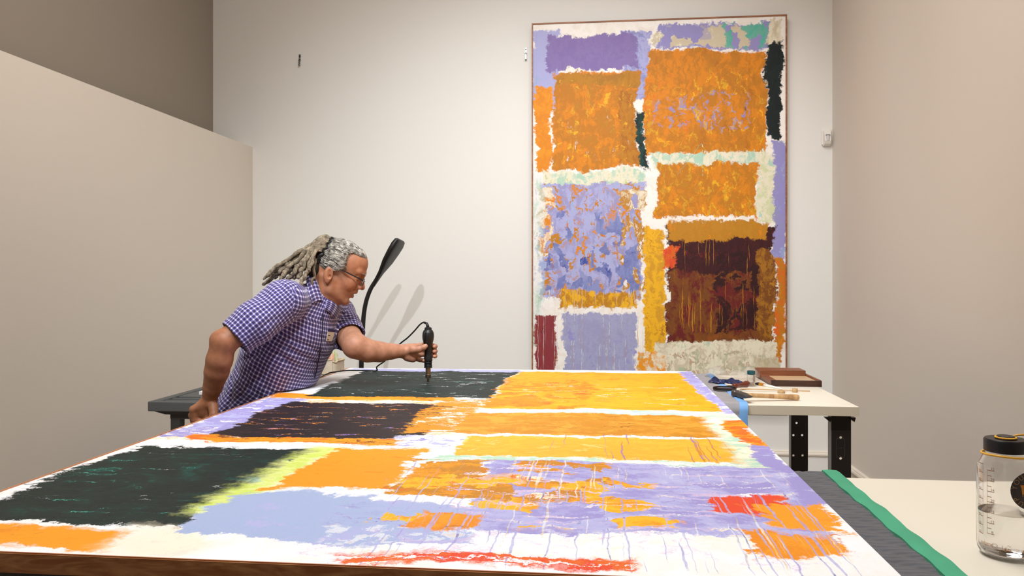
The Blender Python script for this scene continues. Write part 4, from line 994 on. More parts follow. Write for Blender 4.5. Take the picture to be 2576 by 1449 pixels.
# ears
for s_ in (-1, 1):
    a = .25
    E3 = [Fv * math.cos(a) + Uv * math.sin(a), Lv, -Fv * math.sin(a) + Uv * math.cos(a)]
    sk.ell(H(-.001, s_*.079, .004), (.0185, .0090, .032), E3, .005)
    sk.ell(H(.003, s_*.0915, .007), (.0125, .0110, .0225), E3, .0015, 's'); sk.ell(H(.008, s_*.084, -.001), (.0055, .009, .008), E3, .0015, 's')
    sk.ell(H(-.004, s_*.0815, .004), (.0030, .0045, .013), E3, .003)
    sk.ell(H(.006, s_*.077, -.022), (.009, .007, .010), E3, .004)
# neck and upper chest
sk.cone(H(-.030, 0, .000), pin((806, 752, 3.215)), .056, .064, .03)
sk.cone(H(.02, 0, -.03), pin((813, 766, 3.20)), .048, .040, .03)
sk.cone(H(-.022, -.045, -.015), pin((816, 768, 3.17)), .016, .010, .015)
sk.cone(pin((806, 752, 3.215)), pin((790, 785, 3.22)), .064, .085, .03)
# near (right) arm
AR = [pin((702, 762, 2.985)), pin((625, 820, 2.93)), pin((566, 858, 2.88))]
sk.chain(AR, [.056, .050, .046], .015)
sk.ell(pin((547, 853, 2.885)), (.026, .024, .026), None, .02)
FA = [pin((562, 864, 2.88)), pin((552, 905, 2.885)), pin((545, 935, 2.90)), pin((535, 975, 2.925)), pin((526, 1006, 2.945))]
sk.chain(FA, [.044, .0470, .0440, .0345, .0270], .015)
HW_ = pin((525, 1010, 2.95))
sk.cone(HW_, pin((512, 1032, 2.955)), .028, .033, .015)
Hc = 2.95
MC = [(486, 1030, 2.925), (484, 1044, 2.940), (490, 1056, 2.960), (500, 1064, 2.980)]
for i, m_ in enumerate(MC):
    m0 = pin(m_); pal = pin((522 - 1*i, 1014 + 3*i, 2.94 + .008*i))
    sk.cone(pal, m0, .022, .0145, .012)
    sx_ = (1, 0)[0]
    pip = m0 + v3(.006, .004, -.040 + .002*i); tip1 = pip + v3(.026, .004, -.012); tip2 = tip1 + v3(.016, .0, .014)
    sk.chain([m0, pip, tip1, tip2], [.0135, .0115, .0100, .0088], .004)
th0 = pin((536, 1022, 2.925)); sk.chain([th0, pin((538, 1044, 2.905)), pin((526, 1062, 2.90)), pin((515, 1074, 2.905))], [.019, .0150, .0125, .0100], .008)
sk.ell(pin((520, 1036, 2.95)), (.034, .022, .030), None, .015)
# far (left) arm
TA = 3.378; TX = pin((1077, 885, TA))
LA = [pin((848, 792, 3.45)), pin((872, 838, 3.33)), pin((893, 870, 3.24))]
sk.chain(LA, [.058, .054, .050], .015)
LF = [pin((893, 870, 3.24)), pin((925, 882, 3.265)), pin((955, 885, 3.30)), pin((985, 884, 3.335)), pin((1010, 883, 3.365))]
sk.chain(LF, [.050, .0480, .0425, .0335, .0275], .015)
def T(a, b, c): return TX + v3(a, b, c)
WR = T(-.112, 0, .002)
sk.cone(WR, T(-.085, .004, .002), .0275, .028, .012)
fz = [.0250, .0040, -.0165, -.0340]
fl_ = [(-.058, .016), (-.057, .022), (-.059, .020), (-.063, .014)]
rad = [(.0125, .0112, .0104, .0098), (.0125, .0114, .0105, .0098), (.0120, .0108, .0100, .0092), (.0108, .0095, .0088, .0080)]
for i in range(4):
    m0 = T(fl_[i][0], fl_[i][1], fz[i] * .85)
    sk.cone(T(-.092, .006, .004 + fz[i] * .35), m0, .0185, .0145, .010)
    pip = T(-.018, .0385, fz[i] + .002); dip = T(.0165, .0375, fz[i] - .002); tp_ = T(.0285, .0200, fz[i] - .003); tip = T(.0265, .0040, fz[i] - .0035)
    if i == 3: pip = T(-.038, .026, -.037); dip = T(-.022, .024, -.040); tp_ = T(-.014, .010, -.040); tip = T(-.018, -.006, -.037)
    sk.chain([m0, pip, dip, tp_, tip], list(rad[i]) + [rad[i][3] * .92], .0035)
sk.ell(T(-.078, .006, -.004), (.030, .020, .034), None, .012)
sk.chain([T(-.090, -.010, .006), T(-.062, -.022, .012), T(-.036, -.0305, .013), T(-.015, -.0325, .0215), T(-.0075, -.0310, .0270)], [.0195, .0165, .0130, .0112, .0098], .007)
sk.chain([T(-.088, .0, -.022), T(-.066, .002, -.030)], [.018, .014], .012)
V, Q = sk.mesh(); V = relax(V, Q, 2, .4)
# tint: lips, stubble, ruddy nose and cheeks
loc = V - HO; hx_ = loc @ Fv; hy_ = loc @ Lv; hz_ = loc @ Uv
base = np.array([.37, .150, .075]); C = np.tile(base, (len(V), 1))
inhead = (np.abs(loc).max(1) < .2)
def blend(mask, col, C=C):
    m = np.clip(mask, 0, 1)[:, None]; C[:] = C * (1 - m) + np.array(col) * m
g3 = lambda x, y, z, r: np.exp(-((hx_-x)**2 + (np.abs(hy_)-y)**2 + (hz_-z)**2) / r**2) * inhead
blend(.55 * np.exp(-((hx_-.12)**2 / .03**2 + hy_**2 / .022**2 + (hz_+.029)**2 / .011**2)) * inhead * (hx_ > .10), (.30, .08, .06))
blend(.30 * g3(.135, 0, .008, .022), (.44, .12, .07))
blend(.25 * g3(.085, .045, .0, .03), (.42, .135, .075))
st_m = .28 * np.clip((-.015 - hz_) / .03, 0, 1) * (hx_ > .01) * (hz_ > -.10) * inhead; blend(st_m * .8, (.24, .14, .10))
blend(.4 * g3(.035, .065, .028, .022), (.42, .36, .31))
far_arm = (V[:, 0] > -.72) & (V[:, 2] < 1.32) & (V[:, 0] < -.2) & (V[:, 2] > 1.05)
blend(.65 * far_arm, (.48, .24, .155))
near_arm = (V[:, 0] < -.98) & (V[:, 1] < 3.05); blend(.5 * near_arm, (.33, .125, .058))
tipm = np.zeros(len(V))
for i in range(4):
    tipm = np.maximum(tipm, np.exp(-((V - T(.0325, .006, fz[i]-.004))**2).sum(1) / .012**2))
blend(.4 * tipm, (.52, .20, .14))
skin = bpy.data.materials.new('skin'); skin.use_nodes = True; nt = skin.node_tree; b = nt.nodes['Principled BSDF']
at = nt.nodes.new('ShaderNodeVertexColor'); at.layer_name = 'Col'
nz = nt.nodes.new('ShaderNodeTexNoise'); nz.inputs['Scale'].default_value = 45; nz.inputs['Detail'].default_value = 6; tc = nt.nodes.new('ShaderNodeTexCoord'); nt.links.new(tc.outputs['Object'], nz.inputs['Vector'])
hs = nt.nodes.new('ShaderNodeHueSaturation'); mr = nt.nodes.new('ShaderNodeMapRange'); mr.inputs[1].default_value = .3; mr.inputs[2].default_value = .7; mr.inputs[3].default_value = .84; mr.inputs[4].default_value = 1.14
nt.links.new(nz.outputs['Fac'], mr.inputs[0]); nt.links.new(mr.outputs[0], hs.inputs['Value']); nt.links.new(at.outputs['Color'], hs.inputs['Color']); nt.links.new(hs.outputs[0], b.inputs['Base Color'])
b.inputs['Roughness'].default_value = .56; b.inputs['Subsurface Weight'].default_value = .10; b.inputs['Subsurface Radius'].default_value = (.012, .004, .002); b.inputs['Subsurface Scale'].default_value = .6
n2 = nt.nodes.new('ShaderNodeTexNoise'); n2.inputs['Scale'].default_value = 380; n2.inputs['Detail'].default_value = 2; nt.links.new(tc.outputs['Object'], n2.inputs['Vector'])
bp = nt.nodes.new('ShaderNodeBump'); bp.inputs['Strength'].default_value = .25; bp.inputs['Distance'].default_value = .001; nt.links.new(n2.outputs['Fac'], bp.inputs['Height']); nt.links.new(bp.outputs[0], b.inputs['Normal'])
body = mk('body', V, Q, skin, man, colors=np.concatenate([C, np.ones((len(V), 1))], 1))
SKV = V; SKQ = Q

# ------------------------------------------------------------ shirt
def frame_at(i, pts):
    a = pts[max(i-1, 0)]; b = pts[min(i+1, len(pts)-1)]; ax = (b - a) / np.linalg.norm(b - a)
    tw = math.radians([4, 4, 6, 9, 12, 14, 14][i]); side = v3(math.sin(tw), math.cos(tw), 0); side = side - ax * side.dot(ax); side /= np.linalg.norm(side)
    fr = np.cross(side, ax); fr = fr if fr[0] > 0 else -fr; return side, fr
TC = [pin((622, 1075, DB)), pin((634, 1028, DB)), pin((684, 968, DB)), pin((712, 900, DB)), pin((751, 832, DB)), pin((776, 782, 3.235)), pin((796, 752, 3.22))]
TA_ = [.180, .195, .205, .205, .205, .175, .090]
TB_ = [.125, .134, .150, .156, .148, .108, .070]
ST = []
for i in range(len(TC)):
    sv, fv = frame_at(i, TC); ST.append((TC[i], sv, fv, TA_[i], TB_[i]))
sh = Field((-1.42, 2.78, .86), (-.50, 3.66, 1.50), .0040)
sh.loft(ST, .02)
# bottom hem cut
hemc = TC[1]; hs_, hf_ = ST[1][1], ST[1][2]; hax = (TC[2] - TC[1]) / np.linalg.norm(TC[2] - TC[1])
hp0 = pin((545, 1034, DB)); hn = v3(.12, 0, -1.0); hn /= np.linalg.norm(hn)
X, Y, Z = np.meshgrid(*sh.ax, indexing='ij', sparse=True)
sh.f = np.maximum(sh.f, (X - hp0[0]) * hn[0] + (Z - hp0[2]) * hn[2])
# shoulders / sleeves
NS = [pin((716, 758, 3.02)), pin((700, 762, 2.985)), pin((640, 812, 2.94)), pin((591, 850, 2.905))]
sh.cone(NS[0], NS[2], .080, .077, .03); sh.cone(NS[2] , NS[3], .080, .071, .02, flat=.0)
sh.cone(pin((760, 748, 3.12)), pin((708, 756, 3.01)), .052, .064, .04)
sh.cone(pin((800, 762, 3.30)), pin((848, 790, 3.45)), .070, .072, .05)
FS = [pin((846, 790, 3.455)), pin((866, 824, 3.37)), pin((880, 849, 3.30))]
sh.cone(FS[0], FS[1], .073, .070, .035); sh.cone(FS[1], FS[2], .070, .067, .02, flat=0)
# belly fullness + collar stand
sh.cone(pin((803, 768, 3.215)), pin((812, 748, 3.21)), .078, .070, .02)
# wrinkles
def dirn(a): a = np.array(a, float); return a / np.linalg.norm(a)
def wr(center, rad_, d, freq, amp, ph=0):
    c = center; X, Y, Z = np.meshgrid(*sh.ax, indexing='ij', sparse=True); d = dirn(d)
    w_ = np.exp(-((X-c[0])**2 + (Y-c[1])**2 + (Z-c[2])**2) / rad_**2).astype(np.float32)
    s_ = (X*d[0] + Y*d[1] + Z*d[2]) * freq + ph + 1.2*np.sin(X*17 + Z*23) + .8*np.sin(Y*19 - Z*13)
    sh.f += (w_ * 1.6 * amp * (1 - np.abs(np.sin(s_)) ** .6 * 1.6)).astype(np.float32)
arm = pin((655, 880, 2.98))
wr(pin((700, 880, 3.05)), .11, (.7, 0, .75), 62, .0055)
wr(pin((620, 890, 3.05)), .09, (.8, .2, -.6), 70, .0045, 1)
wr(pin((770, 900, 3.12)), .12, (.25, .2, 1), 58, .0045, 2)
wr(pin((700, 980, 3.08)), .14, (.75, 0, .65), 50, .0045, .5)
wr(pin((690, 740, 2.95)), .06, (.9, 0, .5), 60, .004, 2)
wr(pin((868, 830, 3.32)), .09, (.5, 0, .85), 70, .005, 1)
wr(pin((600, 1000, 3.1)), .10, (1, 0, .12), 66, .0045, 1)
wr(pin((640, 820, 2.9)), .09, (.6, 0, -.75), 48, .003, 1)
X, Y, Z = np.meshgrid(*sh.ax, indexing='ij', sparse=True); sh.f = np.maximum(sh.f, -np.maximum(-(X*CS - Y*SN + 1.240), Z - 1.006)).astype(np.float32)
# open cuffs: hollow the sleeve ends
for a, b_, r0_, r1_ in ((NS[2] * .55 + NS[3] * .45, NS[3] + (NS[3] - NS[2]) * .4, .062, .0655), (FS[1] * .55 + FS[2] * .45, FS[2] + (FS[2] - FS[1]) * .5, .058, .062)):
    sh.cone(a, b_, r0_, r1_, .002, 's')
V, Q = sh.mesh(); V = relax(V, Q, 1, .4)
# plaid coordinates per face: torso, near sleeve, far sleeve
fc = V[Q].mean(1)
def seg_d(p, a, b):
    ab = b - a; t = np.clip(((p - a) @ ab) / (ab @ ab), 0, 1); return np.linalg.norm(p - a - t[:, None] * ab, axis=1)
def reg(p):
    dn = np.minimum(seg_d(p, NS[1], NS[2]), seg_d(p, NS[2], NS[3])) - .008; df = np.minimum(seg_d(p, FS[0], FS[1]), seg_d(p, FS[1], FS[2]))
    r = np.zeros(len(p), int); r[(dn < .092) & (p[:, 1] < 3.06) & ((p - NS[1]) @ (NS[2] - NS[1]) > -.006)] = 1
    r[(df < .080) & ((p - FS[0]) @ (FS[2] - FS[0]) > .004)] = 2; return r
R_ = reg(fc)
fn0 = np.cross(V[Q[:,1]]-V[Q[:,0]], V[Q[:,3]]-V[Q[:,0]]); fn0 /= np.linalg.norm(fn0, axis=1)[:,None] + 1e-12; R_[(R_ == 1) & (fn0[:, 0] > .70) & ((fc - NS[1]) @ (NS[2] - NS[1]) < -.001)] = 0
# torso param: straight projection works well for woven cloth seen from the front-right
def uv_cyl(p, axisA, axisB, rr, up, seam):
    ax = (axisB - axisA) / np.linalg.norm(axisB - axisA); u = up - ax * (up @ ax); u /= np.linalg.norm(u); w_ = np.cross(ax, u)
    d = p - axisA; v = d @ ax; th = np.arctan2(d @ w_, d @ u); th = (th - seam) % (2*np.pi); return np.stack([th * rr, v], -1)
PV = V[Q.ravel()]; RL = np.repeat(R_, 4); UVs = np.zeros((len(PV), 2))
m0 = RL == 0; fn0 = fn0; m1 = RL == 1; m2 = RL == 2
# bent torso: angle about the spine, length along it
def uv_torso(p):
    ax = dirn(TC[6] - TC[1]); hgt_ = (np.array(TC) - TC[1]) @ ax; v = (p - TC[1]) @ ax
    ctr = np.stack([np.interp(v, hgt_, np.array(TC)[:, k]) for k in range(3)], 1); sd_ = ST[3][1]; fr_ = np.cross(sd_, ax); fr_ = fr_ if fr_[0] > 0 else -fr_
    d = p - ctr; th = np.arctan2(d @ sd_, d @ fr_); ru = np.interp(v, hgt_, TA_) * .93
    return np.stack([(((th - 2.4) % (2*np.pi)) - 3.88) * np.maximum(ru, .15), v], 1)
fn = np.cross(V[Q[:,1]]-V[Q[:,0]], V[Q[:,3]]-V[Q[:,0]]); fn /= np.linalg.norm(fn, axis=1)[:,None] + 1e-12
axu = dirn(TC[4] - TC[2]); top_ = (R_ == 0) & ((fn @ axu) > .55) & (((fc - TC[4]) @ axu) > .0)
UVs[m0] = uv_torso(PV[m0]); tl = np.repeat(top_, 4); UVs[tl] = np.stack([PV[tl][:, 1] + .3*PV[tl][:, 0], PV[tl] @ ST[4][2]], 1); side_ = (R_ == 0) & (fn0[:, 0] > .66) & (fc[:, 1] < 3.075) & (((fc - TC[1]) @ dirn(TC[6] - TC[1])) > .40)
sl_ = np.repeat(side_, 4); UVs[sl_] = np.stack([PV[sl_][:, 1], (PV[sl_] - TC[1]) @ dirn(TC[6] - TC[1])], 1)
UVs[m1] = uv_cyl(PV[m1], NS[1], NS[3], .078, v3(0, 1, 0), 0); UVs[m2] = uv_cyl(PV[m2], FS[0], FS[2], .068, v3(-.5, 1, 0), 0)
U4 = UVs.reshape(-1, 4, 2); wrap_ = (U4[:, :, 0].max(1) - U4[:, :, 0].min(1)) > .12; U4[wrap_] = U4[wrap_][:, :1]
U4w = U4; 
plaid = bpy.data.materials.new('checked_cotton'); plaid.use_nodes = True; nt = plaid.node_tree; b = nt.nodes['Principled BSDF']
uvn = nt.nodes.new('ShaderNodeUVMap'); uvn.uv_map = 'UVMap'; sp3 = nt.nodes.new('ShaderNodeSeparateXYZ'); nt.links.new(uvn.outputs[0], sp3.inputs[0])
def nm(op, a, b_=None):
    n = nt.nodes.new('ShaderNodeMath'); n.operation = op
    for i, x in enumerate((a, b_)):
        if x is None: continue
        if isinstance(x, (int, float)): n.inputs[i].default_value = x
        else: nt.links.new(x, n.inputs[i])
    return n.outputs[0]
PIT = .0150
def band(x):
    f_ = nm('ABSOLUTE', nm('SUBTRACT', nm('FRACT', nm('DIVIDE', x, PIT)), .5)); mr = nt.nodes.new('ShaderNodeMapRange'); mr.interpolation_type = 'SMOOTHSTEP'
    mr.inputs[1].default_value = .22; mr.inputs[2].default_value = .44; nt.links.new(f_, mr.inputs[0]); return mr.outputs[0]   # 1 = white line
su = nm('MULTIPLY', nm('ADD', band(sp3.outputs[0]), band(sp3.outputs[1])), .5)
rp = nt.nodes.new('ShaderNodeValToRGB'); rp.color_ramp.interpolation = 'LINEAR'
rp.color_ramp.elements[0].position = .0; rp.color_ramp.elements[0].color = lin(42, 32, 84); rp.color_ramp.elements[1].position = 1; rp.color_ramp.elements[1].color = lin(226, 220, 238)
e = rp.color_ramp.elements.new(.5); e.color = lin(120, 111, 170); nt.links.new(su, rp.inputs[0]); nt.links.new(rp.outputs[0], b.inputs['Base Color'])
b.inputs['Roughness'].default_value = .85; b.inputs['Sheen Weight'].default_value = .2
shirt = mk('shirt', V, Q, plaid, man, uvs=U4.reshape(-1, 2))
SHV = V; SHQ = Q
bvh = BVHTree.FromPolygons([tuple(v) for v in SHV], [tuple(int(i) for i in q) for q in SHQ])
bvk = BVHTree.FromPolygons([tuple(v) for v in SKV], [tuple(int(i) for i in q) for q in SKQ])
def hit(px, py, off=.002):
    d = Vector(pc(px, py, 1.0)) - Vector((0, 0, EYE)); d.normalize(); l_, n_, i_, _ = bvh.ray_cast(Vector((0, 0, EYE)), d)
    return None if l_ is None else (l_ + n_ * off)
def cwl(v): return cw(v)
# placket, buttons, badge, pocket edge
navy = mat('placket_edge', lin(30, 24, 44), .9)
def uvstrip(name, pts, wdt, nrm_, m, parent):
    return None
pp = [hit(x, y, .0025) for x, y in ((812, 786), (811, 805), (810, 825), (808, 850), (805, 875), (802, 895), (798, 915), (794, 935), (790, 950))]
pp = [p for p in pp if p]
if len(pp) > 3: MB().tube([cwl(p) for p in spline(pp, 4)], .0022, 6).build('placket', navy, man, smooth='all')
for x, y in ((806, 800), (803, 838), (799, 874), (795, 908), (788, 940)):
    p = hit(x, y, .003)
    if p is not None:
        bm_ = MB(); bm_.lathe([(.0035, 0), (.0042, .001), (.0042, .0025), (.003, .003)], cwl(p), 14, axis=cwl((1, -.6, .3)) - cwl((0, 0, 0))).build('button', mat('button', lin(40, 34, 66), .3), man, smooth=True)
# ID badge clipped to the pocket
bq = [hit(x, y, .006) for x, y in ((822, 834), (839, 836), (834, 858), (818, 857))]
if all(p is not None for p in bq):
    bq = [cwl(p) for p in bq]; dpt = min(p.y for p in bq); nb = (bq[1] - bq[0]).cross(bq[3] - bq[0]).normalized(); nb = nb if nb.y < 0 else -nb
    pl = lambda p: p - nb * ((p - bq[0]).dot(nb))
    bq = [pl(p) for p in bq]
    bd = MB().add(bq + [p - nb * .0015 for p in bq], [(0,1,2,3),(7,6,5,4),(0,4,5,1),(1,5,6,2),(2,6,7,3),(3,7,4,0)]).build('name_badge', mat('badge_card', lin(214, 204, 186), .4), man)
    inq = lambda u, v: bq[0].lerp(bq[1], u).lerp(bq[3].lerp(bq[2], u), v) + nb * .0006
    up_ = (bq[0] - bq[3]).normalized()
    MB().add([inq(-.05, -.02), inq(1.05, -.02), inq(1.05, -.02) + up_ * .011, inq(-.05, -.02) + up_ * .011], [(0,1,2,3)]).build('badge_header', mat('badge_navy', lin(22, 26, 84), .5), bd)
    wl = MB()
    for (u0, u1, v0, v1) in ((.08, .42, .34, .42), (.07, .38, .80, .88)): wl.add([inq(u0, v0), inq(u1, v0), inq(u1, v1), inq(u0, v1)], [(0,1,2,3)])
    wl.build('badge_print', mat('badge_ink', lin(40, 36, 34), .6), bd)
# collar
def collar():
    inner = [(816, 776, 3.235), (822, 753, 3.275), (815, 728, 3.30), (800, 705, 3.29), (786, 691, 3.25), (783, 689, 3.20), (789, 691, 3.155), (797, 708, 3.135), (804, 728, 3.130), (810, 746, 3.135), (812, 757, 3.145)]
    outer = [(843, 805, 3.25), (856, 776, 3.32), (828, 745, 3.35), (800, 722, 3.34), (775, 705, 3.29), (766, 697, 3.20), (768, 698, 3.12), (772, 715, 3.095), (777, 734, 3.090), (783, 752, 3.095), (787, 764, 3.105)]
    n = 8
    si_ = spline([Vector(pc(*p)) for p in inner], 4); so_ = spline([Vector(pc(*p)) for p in outer], 4); vs = []; uv = []; s_ = 0
    for i, (a_, b_) in enumerate(zip(si_, so_)):
        if i: s_ += (so_[i] - so_[i-1]).length
        for k in range(n):
            t = k / (n - 1); p = a_.lerp(b_, t) + Vector((0, 0, .006 * math.sin(math.pi * t)))
            d = p - Vector((0, 0, EYE)); L_ = d.length; d.normalize(); h_ = bvh.ray_cast(Vector((0, 0, EYE)), d)
            if i <= 4:
                c_ = [(x_[0] - Vector((0, 0, EYE))).length for x_ in (h_, bvk.ray_cast(Vector((0, 0, EYE)), d)) if x_[0] is not None]
                if c_: p = Vector((0, 0, EYE)) + d * min(L_, min(c_) - .006 - .004 * math.sin(math.pi * t))
            if h_[0] is not None and i >= 20 and k > 0:
                hl = (h_[0] - Vector((0, 0, EYE))).length - .005 - .004 * math.sin(math.pi * t)
                if hl < L_: p = Vector((0, 0, EYE)) + d * hl
            vs.append(p); uv.append((s_, t * .045))
    m_ = n; fs = [(i*m_+j, i*m_+j+1, (i+1)*m_+j+1, (i+1)*m_+j) for i in range(len(si_) - 1) for j in range(m_ - 1)]
    me = bpy.data.meshes.new('collar'); me.from_pydata([tuple(cw(v) - ROOTLOC[man.name]) for v in vs], [], fs)
    l = me.uv_layers.new(name='UVMap')
    for lp in me.loops: l.data[lp.index].uv = uv[lp.vertex_index]
    me.polygons.foreach_set('use_smooth', [True] * len(me.polygons)); me.materials.append(plaid)
    o = bpy.data.objects.new('collar', me); COL.objects.link(o); o.parent = man
    q = o.modifiers.new('solid', 'SOLIDIFY'); q.thickness = .0025; q.offset = 0
collar()

# ------------------------------------------------------------ trousers, shoes
tr_f = Field((-1.50, 2.95, .05), (-.80, 3.58, 1.02), .008)
hipc = pin((622, 1062, DB))
tr_f.loft([(pin((634, 1040, DB)), ST[1][1], ST[1][2], .172, .118), (pin((624, 1075, DB)), ST[0][1], ST[0][2], .182, .130), (pin((620, 1130, DB)), v3(0, 1, 0), v3(1, 0, 0), .165, .120)], .02)
for s_ in (-1, 1):
    hp_ = pin((620, 1115, DB)) + v3(0, s_ * .088, 0); kn = v3(hp_[0] - .01, DB + s_ * .105, .47); an = v3(hp_[0] - .06, DB + s_ * .11, .07)
    tr_f.cone(hp_, kn, .095, .070, .03); tr_f.cone(kn, an, .070, .052, .02, flat=0)
V, Q = tr_f.mesh(); V = relax(V, Q, 1, .5)
mk('trousers', V, Q, mat('khaki_cotton', lin(190, 164, 134), .9, bump=.3, bscale=300), man)
bx_ = TC[1]
for s_ in (-1, 1):
    fx = pin((620, 1115, DB))[0] - .07; fy = DB + s_ * .11
    sf = Field((fx - .14, fy - .08, -.01), (fx + .26, fy + .08, .14), .006)
    sf.ell(v3(fx - .02, fy, .045), (.075, .042, .045), None, .02); sf.ell(v3(fx + .11, fy, .03), (.11, .048, .035), None, .03); sf.cone(v3(fx, fy, .05), v3(fx, fy, .11), .045, .042, .02)
    X, Y, Z = np.meshgrid(*sf.ax, indexing='ij', sparse=True); sf.f = np.maximum(sf.f, .0 - Z + 0 * X)
    V, Q = sf.mesh(); mk('shoe', relax(V, Q, 1, .5), Q, mat('shoe_leather', lin(44, 36, 32), .5), man)

# ------------------------------------------------------------ hair
hairm = bpy.data.materials.new('grey_hair'); hairm.use_nodes = True; nt = hairm.node_tree; b = nt.nodes['Principled BSDF']
tc = nt.nodes.new('ShaderNodeTexCoord'); nz = nt.nodes.new('ShaderNodeTexNoise'); nz.inputs['Scale'].default_value = 90; nz.inputs['Detail'].default_value = 5; nt.links.new(tc.outputs['Object'], nz.inputs['Vector'])
rp = nt.nodes.new('ShaderNodeValToRGB'); rp.color_ramp.elements[0].position = .36; rp.color_ramp.elements[1].position = .66; rp.color_ramp.elements[0].color = lin(92, 84, 76); rp.color_ramp.elements[1].color = lin(206, 200, 190)
nt.links.new(nz.outputs['Fac'], rp.inputs[0]); nt.links.new(rp.outputs[0], b.inputs['Base Color']); b.inputs['Roughness'].default_value = .6
HC = (.012, 0, .066); HR = (.113, .086, .092)
hf = Field(np.array(HO) - .17, np.array(HO) + .20, .003)
hf.ell(H(*HC), HR, RH, .01); hf.ell(H(.052, 0, .108), (.058, .058, .043), RH, .02)
X, Y, Z = np.meshgrid(*hf.ax, indexing='ij', sparse=True)
lx_ = (X-HO[0])*Fv[0] + (Y-HO[1])*Fv[1] + (Z-HO[2])*Fv[2]; ly_ = (X-HO[0])*Lv[0] + (Y-HO[1])*Lv[1] + (Z-HO[2])*Lv[2]; lz_ = (X-HO[0])*Uv[0] + (Y-HO[1])*Uv[1] + (Z-HO[2])*Uv[2]
HZL = [-.08, -.05, -.02, .0, .020, .030, .052, .080, .107, .127, .145, .17]; HXL = [-.075, -.056, -.040, -.028, -.012, .030, .050, .042, .038, .058, .085, .12]
mid_ = np.clip((.060 - np.abs(ly_)) / .028, 0, 1); sd_ = np.interp(lz_, HZL, HXL); lim = sd_ + mid_ * (np.where(lz_ > .119, .14, sd_) - sd_) + .0035 * np.sin(ly_ * 210) + .003 * np.sin(lz_ * 260)
hf.f = np.maximum(hf.f, lx_ - lim)
phi = np.arctan2(ly_, lz_ - .03)
hf.f = hf.f + .0026 * np.abs(np.sin(phi * 19 + 2.2 * np.sin(lx_ * 34))) - .0006
V, Q = hf.mesh(); V = relax(V, Q, 1, .3)
lo3 = V - HO; la, lb, lc = lo3 @ Fv, lo3 @ Lv, lo3 @ Uv; ph3 = np.arctan2(lb, lc - .03) + .10*np.sin(la*38 + 2) + .05*np.sin(la*90)
tbl = RNG.random(76); tb2 = RNG.random(150); tt = (ph3 + math.pi) / (2*math.pi); val = .6*np.interp(tt*75, np.arange(76), tbl) + .4*np.interp((tt*149 + la*25) % 149, np.arange(150), tb2)
val = np.clip((val - .25) / .5, 0, 1)[:, None]; hc_ = np.array(lin(60, 55, 50)[:3])*(1-val) + np.array(lin(132, 126, 118)[:3])*val
hm2 = bpy.data.materials.new('streaked_grey_hair'); hm2.use_nodes = True; nt = hm2.node_tree; b = nt.nodes['Principled BSDF']; at = nt.nodes.new('ShaderNodeVertexColor'); at.layer_name = 'Col'; nt.links.new(at.outputs['Color'], b.inputs['Base Color']); b.inputs['Roughness'].default_value = .85; b.inputs['Specular IOR Level'].default_value = .2
scalp = mk('hair', V, Q, hm2, man, colors=np.concatenate([hc_, np.ones((len(V), 1))], 1)); scalp['kind'] = 'stuff'
# loose strands running from hairline to the band
rs = random.Random(11); sb2 = MB()
def on_head(x, y, z, k):
    d = v3((x-HC[0])/HR[0], (y-HC[1])/HR[1], (z-HC[2])/HR[2]); d /= np.linalg.norm(d); return H(HC[0]+d[0]*HR[0]*k, HC[1]+d[1]*HR[1]*k, HC[2]+d[2]*HR[2]*k)
BX = -.058
def hlim(y, z):
    sd = float(np.interp(z, HZL, HXL)); m_ = min(1, max(0, (.060 - abs(y)) / .028)); return sd + m_ * ((.14 if z > .119 else sd) - sd)
def out_head(ph, x, k):
    f_ = math.sqrt(max(.02, 1 - ((x - HC[0]) / HR[0]) ** 2)); y = HR[1]*f_*math.sin(ph); z = HR[2]*f_*math.cos(ph)
    for q in range(40):
        s_ = 1 + q * .012; yy, zz = y*s_, HC[2] + z*s_
        if ((x - .052)/.058)**2 + (yy/.058)**2 + ((zz - .108)/.043)**2 > 1: break
    return x, yy*k, HC[2] + (zz - HC[2])*k
for i in range(1050):
    ph = rs.uniform(-2.1, 2.1); k0_ = 1.0 + rs.uniform(.0, .035); wv_ = rs.uniform(0, 6); amp_ = rs.uniform(.015, .06)
    x = BX + rs.uniform(0, .13); pts = []; ln = rs.uniform(.05, .16); st_ = .011
    while len(pts) < 15 and len(pts) * st_ < ln:
        pp_ = ph + amp_ * math.sin(wv_ + x * 90); X_, Y_, Z_ = out_head(pp_, x, k0_ + .008*math.sin(wv_ + x*70))
        if x > hlim(Y_, Z_) + rs.uniform(-.004, .006) or Z_ < -.035 or x > .118: break
        pts.append(cw(H(X_, Y_, Z_))); x += st_ * (1 if x < .09 else .5); ph *= 1.0 + (.006 if x > .02 else 0)
    if len(pts) > 2:
        n = len(pts); sb2.tube(pts, [.00095 * (.45 + .55*math.sin(math.pi*(j + .6)/n)) for j in range(n)], 5)
for i in range(120):     # flyaway frizz around the crown
    ph = rs.uniform(-1.5, 1.5); x = min(rs.uniform(-.05, .11), hlim(.09*math.sin(ph), .066 + .09*math.cos(ph)) - .012); f_ = math.sqrt(max(.05, 1 - ((x - HC[0]) / HR[0]) ** 2)); pts = []; a = rs.uniform(-1, 1)
    for j in range(4): pts.append(cw(H(*out_head(ph + .03*j*a, min(.115, x - .008 * j * (1 if a > 0 else -.8)), 1.0 + .035 * math.sin(j * .9) + .014 * j * abs(a)))))
    sb2.tube(pts, [.0006, .0005, .0004, .0002], 4)
ls = sb2.build('hair_strands', mat('white_hair', lin(196, 190, 180), .6, color2=lin(84, 78, 72), vscale=70), man, smooth='all'); ls['kind'] = 'stuff'
